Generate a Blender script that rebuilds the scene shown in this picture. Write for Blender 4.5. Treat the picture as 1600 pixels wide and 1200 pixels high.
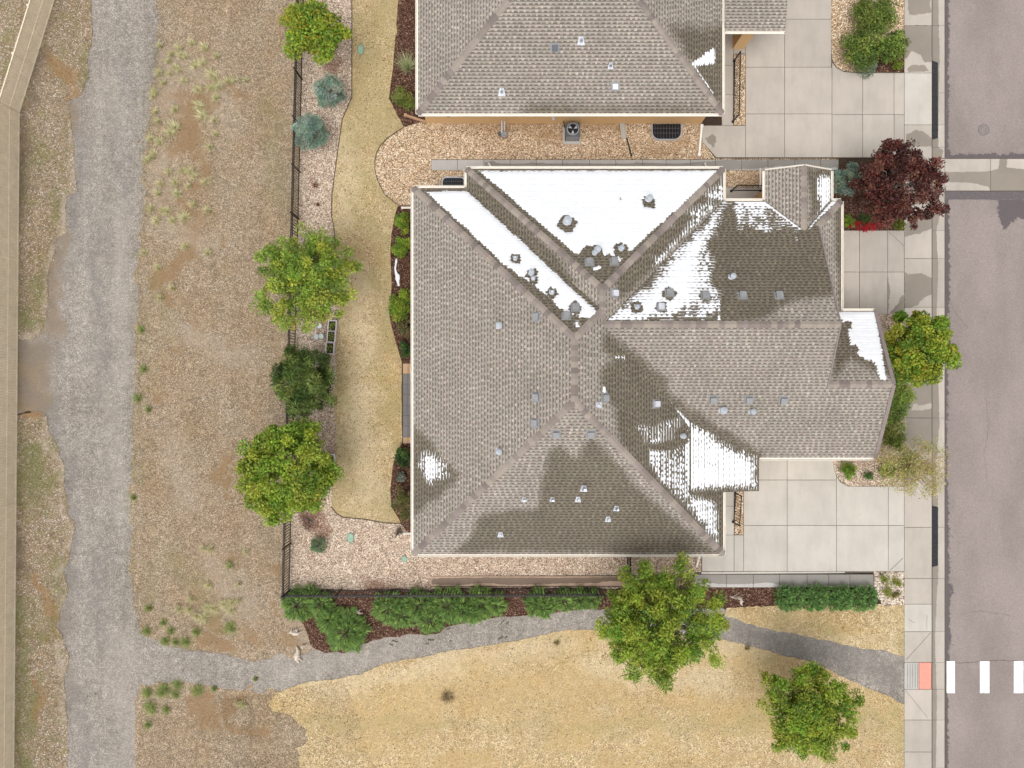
import bpy, math, random
import numpy as np
from mathutils import Vector, Matrix
from mathutils.geometry import delaunay_2d_cdt
random.seed(7)
RNG = np.random.default_rng(11)
for _o in list(bpy.data.objects):
    bpy.data.objects.remove(_o, do_unlink=True)
scene = bpy.context.scene
COL = scene.collection

# ------------------------------------------------------------------ camera, sky, sun, exposure
CAM_H = 34.0                      # drone height above the ground
FPX = 1088.0                      # focal length in photo pixels (1600 px wide)
cam_d = bpy.data.cameras.new('camera'); cam = bpy.data.objects.new('camera', cam_d); COL.objects.link(cam)
cam.location = (0, 0, CAM_H); cam.rotation_euler = (0, 0, 0)
cam_d.sensor_width = 36; cam_d.lens = 36 * FPX / 1600; cam_d.clip_end = 2000
scene.camera = cam

SUN_EL, SUN_AZ = math.radians(70), math.radians(200)     # azimuth clockwise from north (+Y): light from the lower edge of the picture
world = bpy.data.worlds.new('World'); scene.world = world; world.use_nodes = True
wn = world.node_tree; bg = wn.nodes['Background']
sky = wn.nodes.new('ShaderNodeTexSky'); sky.sky_type = 'NISHITA'; sky.sun_disc = False
sky.sun_elevation = SUN_EL; sky.sun_rotation = SUN_AZ; sky.air_density = 1.0; sky.dust_density = 4.0; sky.ozone_density = 0.6
hs = wn.nodes.new('ShaderNodeHueSaturation'); hs.inputs['Saturation'].default_value = 0.05   # grey overcast sky
wn.links.new(sky.outputs[0], hs.inputs['Color']); wn.links.new(hs.outputs[0], bg.inputs[0]); bg.inputs[1].default_value = 0.15
sun_d = bpy.data.lights.new('sun', 'SUN'); sun = bpy.data.objects.new('sun', sun_d); COL.objects.link(sun)
sun_d.energy = 0.65; sun_d.angle = math.radians(45); sun_d.color = (1.0, 0.955, 0.89)
sd_ = Vector((math.sin(SUN_AZ) * math.cos(SUN_EL), math.cos(SUN_AZ) * math.cos(SUN_EL), math.sin(SUN_EL)))
sun.rotation_euler = sd_.to_track_quat('Z', 'Y').to_euler(); sun.location = sd_ * 60
vs = scene.view_settings; vs.view_transform = 'Standard'; vs.look = 'None'; vs.gamma = 1.0; vs.exposure = 0.58
vs.use_curve_mapping = False

# ------------------------------------------------------------------ helpers
def at(px, py, z=0.0):
    k = (CAM_H - z) / FPX
    return ((px - 800) * k, (600 - py) * k)
def ats(pts, z=0.0): return [at(p[0], p[1], z) for p in pts]
def tag(o, label=None, cat=None, group=None, kind=None):
    if label: o['label'] = label
    if cat: o['category'] = cat
    if group: o['group'] = group
    if kind: o['kind'] = kind
    return o
def empty(name, loc=(0, 0, 0), rz=0.0):
    o = bpy.data.objects.new(name, None); COL.objects.link(o); o.location = loc; o.rotation_euler = (0, 0, rz)
    o.empty_display_size = 0.2
    return o
def link(name, me, mat=None, parent=None):
    if mat is not None and not me.materials: me.materials.append(mat)
    o = bpy.data.objects.new(name, me); COL.objects.link(o)
    if parent is not None: o.parent = parent
    return o
def mesh_np(name, V, F, C=None, attrs=None, smooth=False):
    """V (n,3), F (m,k) uniform polygons, C (n,3) vertex colours"""
    V = np.asarray(V, dtype=np.float32); F = np.asarray(F, dtype=np.int32)
    me = bpy.data.meshes.new(name); k = F.shape[1]; m = F.shape[0]
    me.vertices.add(len(V)); me.vertices.foreach_set('co', V.ravel())
    me.loops.add(m * k); me.loops.foreach_set('vertex_index', F.ravel())
    me.polygons.add(m); me.polygons.foreach_set('loop_start', np.arange(0, m * k, k, dtype=np.int32))
    if smooth: me.polygons.foreach_set('use_smooth', np.ones(m, dtype=bool))
    me.update(calc_edges=True)
    if C is not None:
        a = me.color_attributes.new('Col', 'FLOAT_COLOR', 'POINT')
        C4 = np.ones((len(V), 4), dtype=np.float32); C4[:, :3] = C
        a.data.foreach_set('color', C4.ravel())
    for n_, v_ in (attrs or {}).items():
        a = me.attributes.new(n_, 'FLOAT', 'POINT'); a.data.foreach_set('value', np.asarray(v_, dtype=np.float32))
    return me
def mesh_py(name, V, F, C=None, smooth=False):
    me = bpy.data.meshes.new(name); me.from_pydata([tuple(v) for v in V], [], F); me.update()
    if C is not None:
        a = me.color_attributes.new('Col', 'FLOAT_COLOR', 'POINT')
        C4 = np.ones((len(V), 4), dtype=np.float32); C4[:, :3] = np.asarray(C); a.data.foreach_set('color', C4.ravel())
    if smooth:
        me.polygons.foreach_set('use_smooth', np.ones(len(me.polygons), dtype=bool))
    return me
class MB:
    """collects boxes, tubes and polygons for one mesh object"""
    def __init__(s): s.v = []; s.f = []
    def poly(s, pts):
        b = len(s.v); s.v += [tuple(p) for p in pts]; s.f.append(list(range(b, b + len(pts))))
    def box(s, c, size, rz=0.0, bev=0.0):
        cx, cy, cz = c; hx, hy, hz = size[0] / 2, size[1] / 2, size[2] / 2; co, si = math.cos(rz), math.sin(rz)
        b = len(s.v)
        rings = [(-hz, 0), (hz - bev, 0), (hz, bev)] if bev else [(-hz, 0), (hz, 0)]
        for z, i in rings:
            for x, y in ((-hx + i, -hy + i), (hx - i, -hy + i), (hx - i, hy - i), (-hx + i, hy - i)):
                s.v.append((cx + x * co - y * si, cy + x * si + y * co, cz + z))
        n = len(rings)
        s.f.append([b + 3, b + 2, b + 1, b]); t = b + 4 * (n - 1); s.f.append([t, t + 1, t + 2, t + 3])
        for r in range(n - 1):
            for k in range(4):
                a, d = b + 4 * r + k, b + 4 * r + (k + 1) % 4
                s.f.append([a, d, d + 4, a + 4])
        return s
    def bar(s, p, q, w, h=None):
        """rectangular bar from p to q"""
        h = h or w; p = Vector(p); q = Vector(q); d = (q - p).normalized()
        up = Vector((0, 0, 1)) if abs(d.z) < 0.95 else Vector((1, 0, 0))
        a = d.cross(up).normalized(); u = a.cross(d).normalized(); b = len(s.v)
        for e in (p, q):
            for i, j in ((-1, -1), (1, -1), (1, 1), (-1, 1)): s.v.append(tuple(e + a * (i * w / 2) + u * (j * h / 2)))
        s.f += [[b + 3, b + 2, b + 1, b], [b + 4, b + 5, b + 6, b + 7]]
        for k in range(4): s.f.append([b + k, b + (k + 1) % 4, b + 4 + (k + 1) % 4, b + 4 + k])
        return s
    def tube(s, pts, radii, n=6, cap=True):
        pts = [Vector(p) for p in pts]; b = len(s.v); prev = None
        for i, p in enumerate(pts):
            d = (pts[min(i + 1, len(pts) - 1)] - pts[max(i - 1, 0)]).normalized()
            ref = Vector((1, 0, 0)) if abs(d.x) < 0.9 else Vector((0, 1, 0))
            a = d.cross(ref).normalized(); u = d.cross(a)
            for k in range(n):
                t = 2 * math.pi * k / n; s.v.append(tuple(p + (a * math.cos(t) + u * math.sin(t)) * radii[i]))
        for i in range(len(pts) - 1):
            for k in range(n):
                q = b + i * n; s.f.append([q + k, q + (k + 1) % n, q + n + (k + 1) % n, q + n + k])
        if cap:
            e = b + (len(pts) - 1) * n; s.f.append([e + k for k in range(n)]); s.f.append([b + n - 1 - k for k in range(n)])
        return s
    def cyl(s, c, r, h, n=16, r2=None):
        return s.tube([c, (c[0], c[1], c[2] + h)], [r, r if r2 is None else r2], n)
    def prism(s, pts, z0, z1):
        b = len(s.v); n = len(pts)
        s.v += [(p[0], p[1], z0) for p in pts] + [(p[0], p[1], z1) for p in pts]
        s.f.append([b + n + k for k in range(n)]); s.f.append([b + n - 1 - k for k in range(n)])
        for k in range(n): s.f.append([b + k, b + (k + 1) % n, b + n + (k + 1) % n, b + n + k])
        return s
    def build(s, name, mat, parent=None, smooth=False):
        return link(name, mesh_py(name, s.v, s.f, smooth=smooth), mat, parent)

# ---- 2D geometry with numpy
def ccw(poly):
    a = 0
    for i in range(len(poly)):
        x0, y0 = poly[i]; x1, y1 = poly[(i + 1) % len(poly)]; a += x0 * y1 - x1 * y0
    return list(poly) if a > 0 else list(poly)[::-1]
def sdist(poly, P):
    """signed distance, positive inside"""
    P = np.asarray(P, dtype=float); d = np.full(len(P), 1e9); inside = np.zeros(len(P), bool); n = len(poly)
    for i in range(n):
        a = np.array(poly[i]); b = np.array(poly[(i + 1) % n]); e = b - a; w = P - a
        t = np.clip((w @ e) / max(e @ e, 1e-12), 0, 1); q = w - t[:, None] * e
        d = np.minimum(d, (q * q).sum(1))
        c = ((a[1] > P[:, 1]) != (b[1] > P[:, 1]))
        den = (b[1] - a[1]) if abs(b[1] - a[1]) > 1e-12 else 1e-12
        inside ^= c & (P[:, 0] < (b[0] - a[0]) * (P[:, 1] - a[1]) / den + a[0])
    d = np.sqrt(d); return np.where(inside, d, -d)
_perm = np.random.default_rng(3).random((256, 256))
def vnoise(P, s):
    x = P[:, 0] * s; y = P[:, 1] * s; i = np.floor(x).astype(int); j = np.floor(y).astype(int); fx = x - i; fy = y - j
    fx = fx * fx * (3 - 2 * fx); fy = fy * fy * (3 - 2 * fy); g = lambda a, b: _perm[a & 255, b & 255]
    return (g(i, j) * (1 - fx) + g(i + 1, j) * fx) * (1 - fy) + (g(i, j + 1) * (1 - fx) + g(i + 1, j + 1) * fx) * fy
def fbm(P, s, o=4):
    v = 0; a = 0.5
    for k in range(o): v = v + a * vnoise(P + 17.3 * k, s * 2 ** k); a *= 0.5
    return v / (1 - 0.5 ** o)          # 0..1
def roughen(poly, step=0.25, amp=0.08, freq=1.3):
    out = []; n = len(poly)
    for i in range(n):
        a = np.array(poly[i]); b = np.array(poly[(i + 1) % n]); L = np.linalg.norm(b - a); k = max(1, int(L / step))
        nrm = np.array([-(b - a)[1], (b - a)[0]]) / max(L, 1e-6)
        for t in range(k):
            p = a + (b - a) * t / k; o = (fbm(p[None, :] + 31, freq, 4)[0] - 0.5) * 2 * amp
            out.append(tuple(p + nrm * o))
    return out
def smooth_poly(poly, it=2):
    for _ in range(it):
        q = []
        for i in range(len(poly)):
            a, b = poly[i], poly[(i + 1) % len(poly)]
            q += [(a[0] * .75 + b[0] * .25, a[1] * .75 + b[1] * .25), (a[0] * .25 + b[0] * .75, a[1] * .25 + b[1] * .75)]
        poly = q
    return poly
def softmask(polys, P, soft):
    v = np.zeros(len(P))
    for p in polys: v = np.maximum(v, np.clip(0.5 + sdist(p, P) / (2 * soft), 0, 1))
    return v
def capsules(caps, P, soft):
    v = np.zeros(len(P)); P0 = P
    wx = (fbm(P0 + 5.1, 0.9, 4) - 0.5) * 1.5; wy = (fbm(P0 + 91.7, 0.9, 4) - 0.5) * 1.5      # warp the field so that patches have ragged outlines
    P = P0 + np.stack([wx, wy], 1); soft = soft * 1.5
    for x0, y0, x1, y1, r in caps:
        a = np.array(at(x0, y0)); b = np.array(at(x1, y1)); e = b - a; w = P - a
        t = np.clip((w @ e) / max(e @ e, 1e-9), 0, 1); d = np.sqrt(((w - t[:, None] * e) ** 2).sum(1))
        v = np.maximum(v, np.clip(0.5 + (r / 32 - d) / (2 * soft), 0, 1))
    return v * (0.72 + 0.56 * fbm(P0 + 40.2, 1.7, 3))
def sheet(name, poly, z, mat, spacing=None, masks=None, relief=0.0, parent=None, kind='structure', thick=0.0):
    """ground sheet: exact outline, interior points so that masks can be stored on it"""
    poly = ccw(poly)
    if spacing and masks:
        q = []
        for i in range(len(poly)):
            a, b = poly[i], poly[(i + 1) % len(poly)]; k = max(1, int(math.hypot(b[0] - a[0], b[1] - a[1]) / spacing))
            q += [(a[0] + (b[0] - a[0]) * t / k, a[1] + (b[1] - a[1]) * t / k) for t in range(k)]
        poly = q
    pts = [Vector(p) for p in poly]; n = len(pts)
    edges = [(i, (i + 1) % n) for i in range(n)]
    if spacing:
        xs = np.array(poly); lo = xs.min(0); hi = xs.max(0)
        gx, gy = np.meshgrid(np.arange(lo[0], hi[0], spacing), np.arange(lo[1], hi[1], spacing))
        G = np.stack([gx.ravel(), gy.ravel()], 1) + RNG.uniform(-.3, .3, (gx.size, 2)) * spacing
        G = G[sdist(poly, G) > spacing * 0.45]; pts += [Vector(p) for p in G]
    vo, eo, fo = delaunay_2d_cdt(pts, edges, [], 1, 1e-6)[:3]
    P = np.array([(v.x, v.y) for v in vo]); V = np.zeros((len(P), 3)); V[:, :2] = P; V[:, 2] = z
    if relief: V[:, 2] += (fbm(P, 1.1, 3) - 0.5) * 2 * relief * np.clip(sdist(poly, P) / 0.3, 0, 1)
    F = [f for f in fo if len(f) == 3]
    nt = len(F)
    if thick:
        B = np.array([(p[0], p[1], z) for p in poly]); b0 = len(V)
        V = np.vstack([V, B, B - (0, 0, thick)])
        for i in range(n):
            j = (i + 1) % n; F += [(b0 + i, b0 + n + i, b0 + n + j), (b0 + i, b0 + n + j, b0 + j)]
        P = V[:, :2]
    A = {k: f(P) for k, f in (masks or {}).items()}
    me = mesh_np(name, V, np.array(F), attrs=A)
    # make the top face up
    o = link(name, me, mat, parent)
    if parent is None and kind: o['kind'] = kind
    return o

# ------------------------------------------------------------------ materials
class Mat:
    def __init__(s, name):
        s.m = bpy.data.materials.new(name); s.m.use_nodes = True; s.t = s.m.node_tree; s.n = s.t.nodes; s.l = s.t.links
        s.b = s.n['Principled BSDF']; s.b.inputs['Specular IOR Level'].default_value = 0.25
        s.pos = s.n.new('ShaderNodeNewGeometry').outputs['Position']
    def _set(s, sock, v):
        if v is None: return
        if hasattr(v, 'is_output'): s.l.new(v, sock)
        elif isinstance(v, (tuple, list)) and len(v) == 3 and sock.type == 'RGBA': sock.default_value = (*v, 1)
        else: sock.default_value = v
    def scale(s, v, vec):
        x = s.n.new('ShaderNodeVectorMath'); x.operation = 'MULTIPLY'; s.l.new(v, x.inputs[0]); x.inputs[1].default_value = vec; return x.outputs[0]
    def noise(s, scale, detail=4, rough=0.6, vec=None, dist=0.0):
        x = s.n.new('ShaderNodeTexNoise'); s._set(x.inputs['Vector'], vec or s.pos); x.inputs['Scale'].default_value = scale
        x.inputs['Detail'].default_value = detail; x.inputs['Roughness'].default_value = rough; x.inputs['Distortion'].default_value = dist
        return x.outputs['Fac']
    def voro(s, scale, out='Color', feature='F1', vec=None, rnd=1.0):
        x = s.n.new('ShaderNodeTexVoronoi'); x.feature = feature; s._set(x.inputs['Vector'], vec or s.pos); x.inputs['Scale'].default_value = scale
        x.inputs['Randomness'].default_value = rnd
        return x.outputs[out]
    def sep(s, c, i=0):
        x = s.n.new('ShaderNodeSeparateColor'); s.l.new(c, x.inputs[0]); return x.outputs[i]
    def ramp(s, f, stops, interp='LINEAR'):
        x = s.n.new('ShaderNodeValToRGB'); r = x.color_ramp; r.interpolation = interp; s._set(x.inputs[0], f)
        while len(r.elements) < len(stops): r.elements.new(0.5)
        for e, (p, c) in zip(r.elements, stops): e.position = p; e.color = (*c, 1) if isinstance(c, (tuple, list)) else (c, c, c, 1)
        return x.outputs[0]
    def mix(s, f, a, b, mode='MIX'):
        x = s.n.new('ShaderNodeMix'); x.data_type = 'RGBA'; x.blend_type = mode; s._set(x.inputs[0], f); s._set(x.inputs[6], a); s._set(x.inputs[7], b)
        return x.outputs[2]
    def math(s, op, a, b=None, c=None):
        x = s.n.new('ShaderNodeMath'); x.operation = op; s._set(x.inputs[0], a)
        if b is not None: s._set(x.inputs[1], b)
        if c is not None: s._set(x.inputs[2], c)
        return x.outputs[0]
    def mr(s, v, a, b, c=0.0, d=1.0, smooth=True):
        x = s.n.new('ShaderNodeMapRange'); x.interpolation_type = 'SMOOTHSTEP' if smooth else 'LINEAR'
        s._set(x.inputs[0], v); 
        for i, q in zip((1, 2, 3, 4), (a, b, c, d)): x.inputs[i].default_value = q
        return x.outputs[0]
    def attr(s, name, out='Fac'):
        x = s.n.new('ShaderNodeAttribute'); x.attribute_name = name; return x.outputs[out]
    def objrand(s): return s.n.new('ShaderNodeObjectInfo').outputs['Random']
    def bump(s, h, strength=0.5, dist=0.02):
        x = s.n.new('ShaderNodeBump'); x.inputs['Strength'].default_value = strength; x.inputs['Distance'].default_value = dist; s.l.new(h, x.inputs['Height'])
        return x.outputs[0]
    def gain(s, c, f):
        """multiply colour by scalar socket"""
        return s.mix(1.0, c, f, 'MULTIPLY')
    def edge(s, attr, nscale, amp, width=0.08, detail=5):
        """crisp natural mask: stored field + noise, thresholded"""
        a = s.math('ADD', s.attr(attr), s.math('MULTIPLY', s.math('SUBTRACT', s.noise(nscale, detail, 0.65), 0.5), amp))
        return s.mr(a, 0.5 - width, 0.5 + width)
    def out(s, color, rough=0.9, normal=None, spec=None, metal=None):
        s._set(s.b.inputs['Base Color'], color); s._set(s.b.inputs['Roughness'], rough)
        if normal is not None: s.l.new(normal, s.b.inputs['Normal'])
        if spec is not None: s.b.inputs['Specular IOR Level'].default_value = spec
        if metal is not None: s.b.inputs['Metallic'].default_value = metal
        return s.m
MATS = {}
def simple(name, col, rough=0.6, metal=0.0, var=0.12, nscale=6.0):
    if name in MATS: return MATS[name]
    q = Mat(name); f = q.mr(q.noise(nscale, 5), 0.25, 0.75, 1 - var, 1 + var)
    MATS[name] = q.out(q.gain(col, f), rough, metal=metal); return MATS[name]

def m_concrete(name, col, wetc=0.57, var=0.06, panel=0.10):
    q = Mat(name)
    big = q.mr(q.noise(0.7, 6, 0.6), 0.3, 0.7, 1 - var, 1 + var); fine = q.mr(q.noise(38, 3, 0.7), 0.25, 0.75, 0.93, 1.06)
    streak = q.mr(q.noise(2.2, 5, 0.7, vec=q.scale(q.pos, (1, 0.25, 1))), 0.35, 0.75, 1.03, 0.93)
    stain = q.mr(q.noise(1.4, 6, 0.75), 0.56, 0.78, 0.0, 0.38)
    rnd = q.mr(q.objrand(), 0, 1, 1 - panel, 1 + panel * .6, smooth=False)
    c = q.gain(q.gain(q.gain(q.gain(col, big), fine), streak), rnd)
    c = q.mix(stain, c, tuple(x * y for x, y in zip(col, (0.72, 0.69, 0.64))))
    w = q.edge('wet', 4.5, 0.75, 0.045)
    wc = q.gain(q.gain(tuple(x * y for x, y in zip(col, (wetc, wetc * .97, wetc * .92))), fine), big)
    c = q.mix(w, c, wc)
    r = q.mr(w, 0, 1, 0.85, 0.5)
    return q.out(c, r, q.bump(q.noise(60, 3), 0.15, 0.01))
CONC = m_concrete('concrete', (0.40, 0.358, 0.312))
CONC_G = m_concrete('grey_concrete', (0.40, 0.383, 0.362))
CONC_PALE = m_concrete('pale_concrete', (0.45, 0.418, 0.372))
CONC_BROWN = m_concrete('earth_stained_concrete', (0.44, 0.315, 0.235), wetc=0.38, panel=.02)
PAVER_DARK = m_concrete('charcoal_paver', (0.17, 0.16, 0.16))
PAVER_TAN = m_concrete('tan_paver', (0.42, 0.28, 0.17))
JOINT = simple('joint_dirt', (0.10, 0.085, 0.07), 0.95)

def m_asphalt():
    q = Mat('faded_asphalt')
    cell = q.sep(q.voro(36)); c = q.ramp(cell, [(0, (0.135, 0.112, 0.106)), (0.5, (0.215, 0.182, 0.172)), (1, (0.33, 0.288, 0.27))])
    fine = q.mr(q.noise(55, 2, 0.7), 0.3, 0.7, 0.86, 1.14)
    big = q.mr(q.noise(0.45, 6, 0.6, vec=q.scale(q.pos, (1, .5, 1))), 0.3, 0.7, 0.88, 1.09)
    c = q.mix(0.62, q.gain(c, fine), (0.252, 0.208, 0.19))
    c = q.gain(c, big)
    e = q.edge('wet', 5.0, 1.0, 0.07, 7); c = q.mix(e, c, q.gain((0.105, 0.088, 0.092), fine))
    return q.out(c, 0.85, q.bump(cell, 0.25, 0.01))
ASPH = m_asphalt()
def m_patch():
    q = Mat('dark_asphalt_patch'); f = q.mr(q.noise(30, 4, .7), 0.3, 0.7, 0.7, 1.3)
    return q.out(q.gain((0.115, 0.10, 0.102), f), 0.85)
PATCH = m_patch()
def m_stone_ground(name, stops, scale, big_tint, layers=(), bump=0.6, fine=0.2, flat=0.0, streak=0.0, mottle=()):
    q = Mat(name)
    wv = q.n.new('ShaderNodeVectorMath'); wv.operation = 'ADD'; q.l.new(q.pos, wv.inputs[0])
    x = q.n.new('ShaderNodeTexNoise'); x.inputs['Scale'].default_value = scale * 0.8; q.l.new(q.pos, x.inputs['Vector'])
    sc = q.scale(x.outputs['Color'], (0.25 / scale,) * 3); q.l.new(sc, wv.inputs[1]); vec = wv.outputs[0]
    cell = q.sep(q.voro(scale, vec=vec)); d = q.voro(scale, 'Distance', vec=vec)
    c = q.ramp(cell, stops)
    crev = q.mr(d, 0.42, 0.85, 1.06, 0.45)
    fin = q.mr(q.noise(scale * 2.1, 2, 0.7), 0.3, 0.7, 1 - fine, 1 + fine)
    c = q.gain(q.gain(c, crev), fin)
    if flat:
        tot = sum(p for p, _ in stops); mean = tuple(sum(cc[k] for _, cc in stops[1:-1]) / len(stops[1:-1]) for k in range(3)); c = q.mix(flat, c, mean)
    if streak:
        st = q.mr(q.noise(1.6, 5, 0.6, vec=q.scale(q.pos, (1, 0.10, 1))), 0.3, 0.7, 1 - streak, 1 + streak); c = q.gain(c, st)
    b = q.noise(0.55, 6, 0.62); c = q.mix(q.mr(b, 0.35, 0.7, 0, 1), c, q.gain(c, q.ramp(0.5, [(0, big_tint), (1, big_tint)])))
    b2 = q.mr(q.noise(3.2, 6, 0.72), 0.3, 0.7, 0.82, 1.18); c = q.gain(c, b2)
    for ns, lo, hi, lc, keep in mottle:
        c = q.mix(q.mr(q.noise(ns, 6, .7), lo, hi, 0, keep), c, q.gain(lc, q.mr(q.noise(30, 4, 0.75), 0.3, 0.7, 0.7, 1.3)))
    for attr, lc, ns, amp, wd, keep in layers:
        e = q.edge(attr, ns, amp, wd); f2 = q.mr(q.noise(26, 4, 0.75), 0.3, 0.7, 0.72, 1.28)
        c = q.mix(q.math('MULTIPLY', e, keep), c, q.gain(lc, f2))
    return q.out(c, 0.95, q.bump(d, bump, 0.03), spec=0.1)
ROCK = m_stone_ground('river_rock_mulch', [(0, (0.164, 0.116, 0.091)), (0.25, (0.34, 0.25, 0.187)), (0.55, (0.504, 0.385, 0.289)), (0.8, (0.593, 0.489, 0.38)), (1, (0.832, 0.733, 0.613))], 24, (0.9, 0.86, 0.84),
    layers=[('red', (0.17, 0.075, 0.045), 2.0, 0.8, 0.2, 0.7)])
ROCK_TAN = m_stone_ground('golden_rock_mulch', [(0, (0.163, 0.103, 0.062)), (0.25, (0.34, 0.228, 0.138)), (0.55, (0.517, 0.373, 0.241)), (0.8, (0.612, 0.483, 0.345)), (1, (0.87, 0.773, 0.635))], 24, (0.92, 0.88, 0.82),
    layers=[('red', (0.27, 0.16, 0.075), 2.0, 0.8, 0.25, 0.5)])
COBBLE = m_stone_ground('pale_cobble_mulch', [(0, (0.152, 0.112, 0.084)), (0.4, (0.342, 0.275, 0.213)), (1, (0.684, 0.585, 0.479))], 13, (0.95, 0.93, 0.92))
PATHM = m_stone_ground('grey_crusher_gravel', [(0, (0.121, 0.105, 0.092)), (0.3, (0.228, 0.202, 0.177)), (0.75, (0.335, 0.299, 0.263)), (1, (0.514, 0.47, 0.419))], 25, (0.86, 0.85, 0.845),
    layers=[('dirt', (0.235, 0.172, 0.112), 1.8, .9, .3, .9), ('damp', (0.185, 0.155, 0.128), 1.6, 0.7, 0.35, 0.8), ('dark', (0.155, 0.145, 0.138), 2.4, 0.8, 0.4, 0.5), ('warm', (0.33, 0.295, 0.255), 1.5, 0.9, 0.5, 0.4)], bump=0.3, flat=.45, streak=.10)
FIELD = m_stone_ground('dry_dirt_and_thatch', [(0, (0.104, 0.072, 0.045)), (0.3, (0.225, 0.169, 0.114)), (0.7, (0.35, 0.273, 0.195)), (1, (0.574, 0.482, 0.369))], 25, (0.93, 0.86, 0.76),
    layers=[('ochre', (0.235, 0.15, 0.08), 2.8, 1.1, 0.14, 0.8), ('green', (0.18, 0.16, 0.07), 3.5, 1.2, 0.45, 0.4), ('pale', (0.37, 0.31, 0.25), 4.0, 1.2, 0.45, 0.4)], bump=0.4, fine=0.2, flat=.38, streak=.06, mottle=[(1.1, .52, .66, (.30, .235, .15), .45), (4.2, .58, .72, (.17, .125, .085), .45), (2.3, .56, .7, (.40, .335, .265), .45)])
VERGE = m_stone_ground('weedy_stony_verge', [(0, (0.102, 0.069, 0.042)), (0.35, (0.209, 0.147, 0.089)), (0.7, (0.307, 0.235, 0.168)), (0.9, (0.409, 0.353, 0.294)), (1, (0.67, 0.647, 0.609))], 21, (0.9, 0.86, 0.78),
    layers=[('ochre', (0.245, 0.15, 0.075), 1.9, 0.8, 0.18, 0.85), ('green', (0.115, 0.13, 0.04), 2.6, 1.2, 0.4, 0.6), ('pale', (0.37, 0.31, 0.25), 4.0, 0.9, 0.3, 0.6), ('dark', (0.13, 0.10, 0.075), 2.0, 0.8, 0.3, 0.6)], bump=0.5, fine=0.25, flat=.35, mottle=[(1.2, .5, .64, (.17, .17, .065), .45), (2.6, .55, .68, (.33, .21, .10), .5), (5.0, .58, .7, (.12, .085, .05), .5)])
LAWN = m_stone_ground('dormant_straw_lawn', [(0, (0.225, 0.149, 0.069)), (0.3, (0.438, 0.32, 0.172)), (0.7, (0.578, 0.456, 0.275)), (1, (0.803, 0.681, 0.481))], 27, (0.88, 0.80, 0.68),
    layers=[('gold', (0.45, 0.315, 0.14), 2.6, 1.3, 0.4, 0.6), ('green', (0.30, 0.26, 0.115), 3.2, 1.4, 0.4, 0.6), ('pale', (0.62, 0.52, 0.365), 2.6, 1.2, 0.5, 0.45), ('brown', (0.36, 0.275, 0.165), 2.0, 1.4, 0.5, 0.35), ('bare', (0.262, 0.198, 0.142), 2.2, 1.3, 0.3, 1.0)], bump=0.4, fine=0.25, flat=.1, mottle=[(1.3, .5, .62, (.40, .30, .15), .5), (2.1, .54, .66, (.30, .255, .105), .5), (5.5, .56, .7, (.26, .19, .09), .5), (3.4, .55, .68, (.68, .58, .42), .55)])
MULCH = m_stone_ground('red_brown_bark_mulch', [(0, (0.035, 0.018, 0.012)), (0.5, (0.095, 0.048, 0.032)), (0.85, (0.16, 0.085, 0.06)), (1, (0.34, 0.24, 0.18))], 24, (0.85, 0.8, 0.8), bump=0.8, fine=0.3)

def m_shingle():
    q = Mat('laminated_shingle'); c = q.attr('Col', 'Color')
    f = q.mr(q.noise(70, 2, 0.8), 0.3, 0.7, 0.82, 1.18); b = q.mr(q.noise(0.9, 5, 0.6), 0.3, 0.7, 0.94, 1.06)
    w = q.attr('wet'); return q.out(q.gain(q.gain(c, f), b), q.mr(w, 0, 1, 0.92, 0.6), q.bump(q.noise(90, 2), 0.25, 0.006), spec=0.2)
SHING = m_shingle()
def m_cap():
    q = Mat('ridge_cap_shingle'); r = q.objrand()
    c = q.ramp(r, [(0, (0.165, 0.136, 0.126)), (0.35, (0.225, 0.19, 0.166)), (0.7, (0.29, 0.248, 0.208)), (1, (0.225, 0.182, 0.174))])
    return q.out(q.gain(c, q.mr(q.noise(60, 3, .8), .3, .7, .85, 1.15)), 0.92, spec=0.2)
CAPM = m_cap()
def m_snow():
    q = Mat('old_wet_snow'); f = q.mr(q.noise(5, 5, 0.6), 0.3, 0.75, 0.94, 1.0)
    m = q.out(q.gain((0.74, 0.752, 0.785), f), 0.6, q.bump(q.noise(30, 3, 0.6), 0.35, 0.02)); return m
SNOW = m_snow()
def m_leaf(name, trans=0.35):
    q = Mat(name); c = q.attr('Col', 'Color')
    q.out(c, 0.55, spec=0.3)
    tr = q.n.new('ShaderNodeBsdfTranslucent'); q.l.new(c, tr.inputs[0]); mx = q.n.new('ShaderNodeMixShader'); mx.inputs[0].default_value = trans
    q.l.new(q.b.outputs[0], mx.inputs[1]); q.l.new(tr.outputs[0], mx.inputs[2])
    q.l.new(mx.outputs[0], q.n['Material Output'].inputs[0]); return q.m
LEAF = m_leaf('leaf'); NEEDLE = m_leaf('needle', 0.15); BLADE = m_leaf('grass_blade', 0.25)
def m_pebble():
    q = Mat('pebble'); return q.out(q.gain(q.attr('Col', 'Color'), q.mr(q.noise(60, 3), .3, .7, .85, 1.15)), 0.85)
PEBBLE = m_pebble()
BARK = simple('bark', (0.17, 0.14, 0.115), 0.95, var=0.3, nscale=25)
BARK_PALE = simple('pale_bark', (0.30, 0.265, 0.23), 0.95, var=0.3, nscale=25)
STUCCO = simple('tan_stucco', (0.62, 0.41, 0.21), 0.95, var=0.05, nscale=20)
WHITE = simple('cream_painted_metal', (0.78, 0.73, 0.66), 0.5, var=0.06)
FASCIA = simple('cream_trim_paint', (0.60, 0.54, 0.47), 0.6, var=0.06)
BLACK = simple('black_powder_coat', (0.012, 0.011, 0.012), 0.45)
RUBBER = simple('black_rubber', (0.03, 0.03, 0.036), 0.8, var=0.25, nscale=9)
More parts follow.
